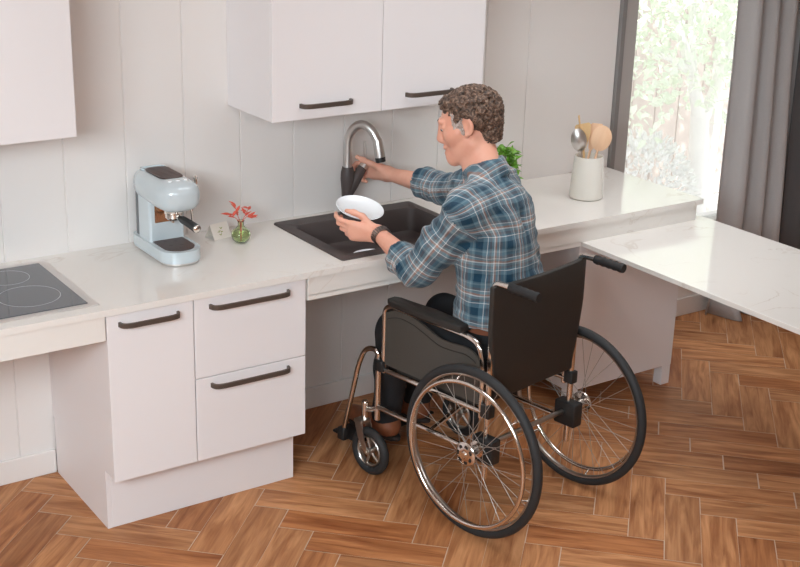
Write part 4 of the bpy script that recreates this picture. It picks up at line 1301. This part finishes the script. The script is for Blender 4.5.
ds = [np.maximum(0, seg_t(cen, P0, P3)[1] - .155)]
for a, b, r in bones:
    t, d = seg_t(cen, a, b)
    ds.append(np.where((t > .12) | (r < .06), d - r, 9))
reg = np.argmin(np.stack([ds[0] - .012] + [d - .0 for d in ds[1:]], 1), 1)
li = np.zeros(len(me.loops), np.int32); me.loops.foreach_get('vertex_index', li)
co = sV[li]
loop_reg = np.repeat(reg, 4)
UV = np.zeros((len(li), 2))
m0 = loop_reg == 0
rel = co - A3(P2)
latc = rel @ A3(TA); fwdc = rel @ A3(TF)
ang = np.arctan2(latc, -fwdc)
wz = np.clip((co[:, 2] - 1.10) / .10, 0, 1) * (fwdc < .12)
UV[m0, 0] = (ang * .185 * (1 - wz) + latc * 1.05 * wz)[m0]
UV[m0, 1] = (co[:, 2] + wz * .9 * np.clip(fwdc + .06, 0, 1))[m0]
for i, (a, b, r) in enumerate(bones):
    m_ = loop_reg == i + 1
    e = (b - a); L_ = e.length; e.normalize()
    s1 = Vector((0, 0, 1)) if abs(e.z) < .8 else Vector((1, 0, 0))
    s1 = (s1 - e * e.dot(s1)).normalized(); s2 = e.cross(s1)
    rl = co - A3(a)
    UV[m_, 1] = (rl @ A3(e))[m_] + (.33 if i % 2 else 0)
    UV[m_, 0] = (np.arctan2(rl @ A3(s1), rl @ A3(s2)) * .062)[m_]
# keep one seam side per face
uvq = UV.reshape(-1, 4, 2)
per_ = np.where(reg == 0, 2 * PI * .185, 2 * PI * .062)
base_ = uvq[:, :1, 0]
uvq[:, :, 0] -= np.round((uvq[:, :, 0] - base_) / per_[:, None]) * per_[:, None]
ul = me.uv_layers.new(name='UVMap'); ul.data.foreach_set('uv', uvq.reshape(-1).astype(np.float32))

def trouser_field():
    f = Field((1.20, -1.42, .10), (2.06, -.15, .82), .008)
    c = lambda a, b, ra, rb=None, k=.02, op='u': f.cap(a, b, ra, rb, k, op)
    wx = (WA, WF, Vector((0, 0, 1)))
    f.ell(P0, (.187, .135, .13), wx, .05); f.ell(W(0, .13, .70), (.172, .122, .12), wx, .05)
    for h, kn, an in ((HIPL, KNL, ANL), (HIPR, KNR, ANR)):
        c(h, kn, .098, .072, .05); c(kn, kn.lerp(an, .45), .072, .068, .03); c(kn.lerp(an, .45), an, .068, .060, .03)
    f.half(W(0, 0, .765), (0, 0, 1)); f.half(W(0, 0, .155), (0, 0, -1))
    return f
tV, tF = trouser_field().mesh(2)
tV = tV + vnorm(tV, tF) * (wrinkle(tV, .003, 30, 8))[:, None]
np_mesh('trousers', tV, tF, M['denim'], person)
bm = NB()
pts = [W(.188 * math.cos(2 * PI * k / 40), .133 + .136 * math.sin(2 * PI * k / 40), .742) for k in range(40)]
ringa = [[bm.verts.new(p + Vector((0, 0, dz))) for dz in (-.018, .018)] for p in pts]
ringb = [[bm.verts.new(p * 1.0 + (W(0, .133, .742) - p).normalized() * .006 + Vector((0, 0, dz))) for dz in (-.018, .018)] for p in pts]
for k in range(40):
    a, b = ringa[k], ringa[(k + 1) % 40]; c_, d_ = ringb[k], ringb[(k + 1) % 40]
    bm.faces.new((a[0], b[0], b[1], a[1])); bm.faces.new((c_[1], d_[1], d_[0], c_[0])); bm.faces.new((a[1], b[1], d_[1], c_[1])); bm.faces.new((a[0], c_[0], d_[0], b[0]))
obj('belt', bm, M['belt'], person, smooth=True, angle=40)

# boots
for an, s_ in ((ANL, -1), (ANR, 1)):
    fo = WF if s_ < 0 else WF
    f = Field((an.x - .25, an.y - .2, .05), (an.x + .25, an.y + .36, .34), .005)
    heel = an + Vector((0, 0, -.055)) - fo * .02
    f.cap(an + Vector((0, 0, .05)), an + Vector((0, 0, -.04)), .055, .05, .03)
    f.cap(heel, heel + fo * .12, .044, .046, .03)
    f.cap(heel + fo * .10 + Vector((0, 0, -.008)), heel + fo * .215 + Vector((0, 0, -.012)), .047, .036, .03)
    f.half((0, 0, .098), (0, 0, -1)); f.half(an + Vector((0, 0, .07)), (0, 0, 1))
    V_, F_ = f.mesh(2); bt = np_mesh('boot', V_, F_, M['boot'], person)
    bm = NB(); o_ = []
    for k in range(32):
        a = 2 * PI * k / 32; ca, sa = math.cos(a), math.sin(a)
        p = heel + fo * (.098 + .158 * ca) + Vector((fo.y, -fo.x, 0)) * (.048 * sa * (1.0 if ca > 0 else .92) )
        o_.append((p.x, p.y))
    prism(bm, o_, .0845, .1005, .003, 1); obj('sole', bm, M['sole'], bt, smooth=True, angle=40)

# watch on the left wrist
wd = (WRL - ELL).normalized(); wc_ = WRL - wd * .022
s1 = (Vector((0, 0, 1)) - wd * wd.z).normalized(); s2 = wd.cross(s1)
bm = NB(); N_ = 26
for k in range(N_):
    a = 2 * PI * k / N_
    rad_ = s1 * math.cos(a) + s2 * math.sin(a); tan = -s1 * math.sin(a) + s2 * math.cos(a)
    p = wc_ + rad_ * .0345
    vs = box(bm, -.5, .5, -.5, .5, -.5, .5)
    for v in vs:
        q = v.co.copy(); v.co = p + wd * (q.x * .026) + tan * (q.y * .0064) + rad_ * (q.z * .007)
watch = obj('watch_strap', bm, M['trimsteel'], person); watch['label'] = 'dark steel link watch strap'
watch.data.materials.clear(); watch.data.materials.append(plain('dark_steel', srgb(150, 147, 145), .28, .95))
bm = NB()
dirw = Vector(fw); dirw = (dirw - wd * dirw.dot(wd)).normalized()
pts = [wc_ + dirw * h_ for h_ in (.0325, .036, .041, .0425)]
tube(bm, pts, [.0165, .0185, .0185, .0165], 24)
wcase = obj('watch_case', bm, M['brushed'], watch, smooth=True, angle=40)
bm = NB(); tube(bm, [wc_ + dirw * .0424, wc_ + dirw * .0431], .014, 24); obj('watch_dial', bm, M['plastic'], watch, smooth=True, angle=40)

# hair: lumps of curls over the scalp
def hair_field():
    f = Field(tuple(A3(HC) - .21), tuple(A3(HC) + .21), .0034)
    r_ = random.Random(12)
    f.ell(Hd(-.017, 0, .037), (.098 * HS, .0785 * HS, .078 * HS), HAX, .0)
    f.cap(Hd(-.062, 0, .0), Hd(-.044, 0, -.068), .052 * HS, .050 * HS, .01)
    def curl(p, n, rr):
        t = n.cross(Vector((r_.gauss(0, 1), r_.gauss(0, 1), r_.gauss(0, 1)))).normalized(); b = n.cross(t)
        R_ = r_.uniform(.006, .011); a0 = r_.uniform(0, 6.28); prev = None
        for k in range(5):
            a = a0 + k * .85
            q = p + t * (R_ * math.cos(a)) + b * (R_ * math.sin(a)) + n * (.0022 * k - .003)
            if prev is not None: f.cap(prev, q, rr, rr * .92, .0025)
            prev = q
    n_ = 0
    while n_ < 430:
        v = Vector((r_.gauss(0, 1), r_.gauss(0, 1), r_.gauss(0, 1))).normalized()
        p = (-.017 + .1015 * v.x, .0815 * v.y, .037 + .0815 * v.z)
        if p[2] < .056 - .10 * max(0, abs(p[1]) - .03) and p[0] > .045: continue
        if p[2] < .022 and p[0] > .005: continue
        if p[2] < .0 and p[0] > -.03: continue
        n_ += 1
        nn = (HF * (v.x / .104) + HL * (v.y / .0815) + HU * (v.z / .085)).normalized()
        top = max(0.0, v.z) * .5 + .5 * max(0.0, v.x)
        curl(Hd(*p), nn, r_.uniform(.0042, .0058) + .0012 * top)
    for k in range(150):          # nape
        a = r_.uniform(-1.5, 1.5); uz = r_.uniform(-.074, .0)
        n = (-HF * math.cos(a) + HL * math.sin(a)).normalized()
        rad_ = (.053 + uz / .06 * .002) * HS
        curl(Hd(-.062 + .26 * -uz, 0, uz) + n * rad_, n, r_.uniform(.0032, .0044))
    for k in range(34):          # forelock
        l = r_.uniform(-.055, .055)
        curl(Hd(.079 + r_.uniform(-.012, .010) - abs(l) * .35, l, .070 + r_.uniform(-.008, .022)), (HF * .8 + HU * .6).normalized(), r_.uniform(.0048, .0064))
    # keep it off the face, ears and neck
    f.ell(Hd(.085, 0, -.012), (.060 * HS, .085 * HS, .070 * HS), HAX, .012, 's')
    f.ell(Hd(.045, 0, -.05), (.050 * HS, .10 * HS, .062 * HS), HAX, .008, 's')
    for l in (-1, 1):
        f.ell(Hd(.0, l * .090, -.010), (.026 * HS, .024 * HS, .036 * HS), HAX, .006, 's')
        f.ell(Hd(.022, l * .075, -.060), (.040 * HS, .040 * HS, .045 * HS), HAX, .006, 's')
    p = Hd(-.06, 0, -.076); f.half(p, -(HU * .95 - HF * .30))
    return f
hV, hF = hair_field().mesh(1)
hair = np_mesh('hair', hV, hF, M['hair'], person); hair['label'] = 'short curly grey-brown hair'
r_ = random.Random(4)
for l in (-1, 1):
    f = Field(tuple(A3(HC) - .2), tuple(A3(HC) + .2), .0034)
    for k in range(60):
        a, b = r_.uniform(0, 1), r_.uniform(0, 1)
        fx = .014 + .034 * a; uz = -.022 + .062 * b + .010 * a
        lx = l * (.0735 - .18 * max(0, fx - .014))
        q = Hd(fx, lx, uz); f.cap(q, q + (HU * -.008 - HF * .003), .0046, .0036, .003)
    gV, gF = f.mesh(1)
    sb = np_mesh('sideburn', gV, gF, M['greyhair'], person); sb['label'] = 'grey hair at the temple'
    bm = NB(); tube(bm, [Hd(.1015, l * .012, .022), Hd(.1005, l * .026, .029), Hd(.090, l * .046, .025)], [.003, .0042, .0025], 6)
    obj('eyebrow', bm, M['hair'], person, smooth=True)

# ------------------------------------------------------------------ curtains
def curtain(name, x0, x1, y0, amp, wl, z0, z1, mat, label, seed):
    r_ = random.Random(seed)
    nx = int((x1 - x0) / .012); nz = 34; bm = NB(); g = {}
    ph = [r_.uniform(0, 6) for _ in range(4)]
    for i in range(nx + 1):
        x_ = x0 + (x1 - x0) * i / nx
        base = math.sin(2 * PI * (x_ - x0) / wl + .5 * math.sin(9 * x_ + ph[0]) + 1.2)
        base = math.copysign(abs(base) ** .8, base)
        for j in range(nz + 1):
            z_ = z0 + (z1 - z0) * j / nz
            y_ = y0 + amp * base * (1 - .15 * math.sin(z_ * 2 + ph[1])) + .010 * math.sin(7 * x_ + 3 * z_ + ph[2])
            if z_ < .12: y_ += .045 * (1 - z_ / .12) * base - .012 * (1 - z_ / .12)
            g[i, j] = bm.verts.new((x_ + .010 * math.sin(2.2 * z_ + ph[3]) - .03 * (z_ - .5), y_, z_))
    for i in range(nx):
        for j in range(nz): bm.faces.new((g[i, j], g[i + 1, j], g[i + 1, j + 1], g[i, j + 1]))
    o = obj(name, bm, mat, smooth=True)
    md = o.modifiers.new('thick', 'SOLIDIFY'); md.thickness = .004
    tag(o, label, 'curtain'); return o
curtain('curtain', 3.85, 4.36, -.145, .048, .150, .004, 2.5, M['curtain'], 'long grey curtain hanging to the floor beside the bright window', 1)
curtain('curtain', 4.29, 5.2, -.20, .04, .19, .004, 2.5, M['curtainshade'], 'curtain fold at the right edge, its shade put into a darker grey, behind the lowered worktop', 2)  # added panel, its dark colour stands for the shaded fold

# ------------------------------------------------------------------ garden beyond the window
GZ = -.75
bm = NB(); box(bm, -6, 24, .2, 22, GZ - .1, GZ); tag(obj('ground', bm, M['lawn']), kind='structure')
fe = empty('garden_fence', (8, 3.5, GZ)); tag(fe, 'pale wooden board fence beyond the window', 'fence')
bm = NB()
xx = 3.0
while xx < 14:
    box(bm, xx - 8, xx - 8 + .27, 0, .03, 0.02, 1.95, .003, 1); xx += .285
obj('boards', bm, M['fence'], fe)
bm = NB()
for zz in (.4, 1.6): box(bm, -5, 6, .031, .08, zz, zz + .1)
for k in range(8): box(bm, -5 + k * 1.55, -4.91 + k * 1.55, -.09, -.001, 0, 2.0, .003, 1)
obj('posts', bm, M['fencegap'], fe)
rs = random.Random(9)
tr = empty('garden_tree', (6.17, 2.2, GZ)); tag(tr, 'pale trunked leafy tree standing outside the window', 'tree')
bm = NB()
tube(bm, [(.02, 0, 0), (.02, 0, .4), (.0, 0, .85), (-.03, 0, 1.22)], [.125, .09, .076, .07], 14)
def br(p, q, r0, r1):
    p = Vector(p) + Vector((0, 0, .5)); q = Vector(q) + Vector((0, 0, .5)); m = p.lerp(q, .5) + Vector((rs.uniform(-.04, .04), 0, rs.uniform(-.02, .05)))
    tube(bm, [p, m, q], [r0, (r0 + r1) / 2, r1], 10)
br((-.03, 0, .66), (-.22, -.05, 1.05), .058, .045); br((-.22, -.05, 1.03), (-.55, -.1, 1.6), .042, .022); br((-.2, -.05, 1.0), (-.1, .1, 1.7), .035, .02)
br((.0, 0, .64), (.22, .05, 1.1), .055, .042); br((.22, .05, 1.08), (.3, .1, 1.9), .04, .02); br((.22, .05, 1.05), (.6, 0, 1.7), .045, .025)
br((-.22, -.05, 1.03), (-.75, -.1, 1.25), .035, .015)
obj('trunk', bm, M['bark'], tr, smooth=True, angle=60)
bm = NB()
for k in range(6000):
    a = rs.uniform(0, 2 * PI); rr = 1.15 * math.sqrt(rs.random()); z_ = rs.uniform(1.22, 3.5)
    if rs.random() > .35 + .65 * min(1, max(0, (z_ - 1.25) / .6)): continue
    p = Vector((rr * math.cos(a) - .1, rr * math.sin(a) * .7, z_ + .15 * math.sin(5 * a)))
    d = Vector((rs.uniform(-1, 1), rs.uniform(-1, 1), rs.uniform(-1, .3)))
    leaf(bm, p, d, (rs.uniform(-1, 1), rs.uniform(-1, 0), 1), rs.uniform(.06, .10), rs.uniform(.04, .06))
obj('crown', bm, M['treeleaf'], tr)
bu = empty('garden_bush', (5.50, 2.15, GZ)); tag(bu, 'low silvery bush outside the lower corner of the window', 'bush')
bm = NB()
for k in range(2000):
    v = Vector((rs.gauss(0, 1), rs.gauss(0, 1), abs(rs.gauss(0, 1)))).normalized() * (rs.uniform(.5, 1) ** .5)
    p = Vector((v.x * .48, v.y * .36, .60 + (v.z if rs.random() < .5 else -v.z) * .52))
    leaf(bm, p, v + Vector((rs.uniform(-.7, .7), rs.uniform(-.7, .7), rs.uniform(-.2, .6))), (rs.uniform(-1, 1), -.4, 1), rs.uniform(.045, .08), rs.uniform(.022, .035))
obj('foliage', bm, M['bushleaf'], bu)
bm = NB()
for k in range(9):
    a = 2 * PI * k / 9; tube(bm, [(0, 0, 0), (.14 * math.cos(a), .12 * math.sin(a), .45), (.3 * math.cos(a), .22 * math.sin(a), .95)], [.012, .009, .004], 6)
obj('stems', bm, M['bark'], bu)

# ------------------------------------------------------------------ light
def area(name, loc, target, size, power, col=(1, .96, .92), sy=None):
    l = bpy.data.lights.new(name, 'AREA'); l.energy = power; l.color = col
    l.shape = 'RECTANGLE'; l.size = size; l.size_y = sy or size
    o = bpy.data.objects.new(name, l); COL.objects.link(o); o.location = loc
    d = Vector(target) - Vector(loc); o.rotation_mode = 'QUATERNION'; o.rotation_quaternion = d.to_track_quat('-Z', 'Y')
    return o
area('key_lamp', (-2.0, -3.5, 2.72), (-1.35, -2.7, 1.7), 1.8, 250, (.82, .945, 1.02))
area('fill_light', (-.4, -4.6, 2.75), (-.1, -4.1, 1.7), 1.5, 72, (.85, .945, 1))  # unseen fill added to brighten the cabinet fronts
worktop_fill = area('fill_light', (2.4, -1.05, 2.76), (2.4, -.85, 0), 2.6, 15.5, (.92, .965, 1), .9)  # unseen fill added to brighten the worktops and the wall at right
worktop_fill.data.spread = math.radians(105)
sun = bpy.data.lights.new('sun', 'SUN'); sun.energy = 6.8; sun.angle = math.radians(1); so = bpy.data.objects.new('sun', sun); COL.objects.link(so)
so.rotation_mode = 'QUATERNION'; so.rotation_quaternion = Vector((.35, .75, -.75)).to_track_quat('-Z', 'Y')
w = bpy.data.worlds.new('world'); sc.world = w; w.use_nodes = True
bg = w.node_tree.nodes['Background']; bg.inputs['Color'].default_value = (.95, .97, 1, 1); bg.inputs['Strength'].default_value = 1.7

vs_ = sc.view_settings
vs_.view_transform = 'Standard'; vs_.look = 'None'; vs_.exposure = 0.1; vs_.gamma = 1.0; vs_.use_curve_mapping = False
try:
    sc.cycles.use_denoising = True
    sc.cycles.max_bounces = 10; sc.cycles.diffuse_bounces = 5; sc.cycles.transparent_max_bounces = 12
    sc.cycles.sample_clamp_indirect = 8
except Exception:
    pass
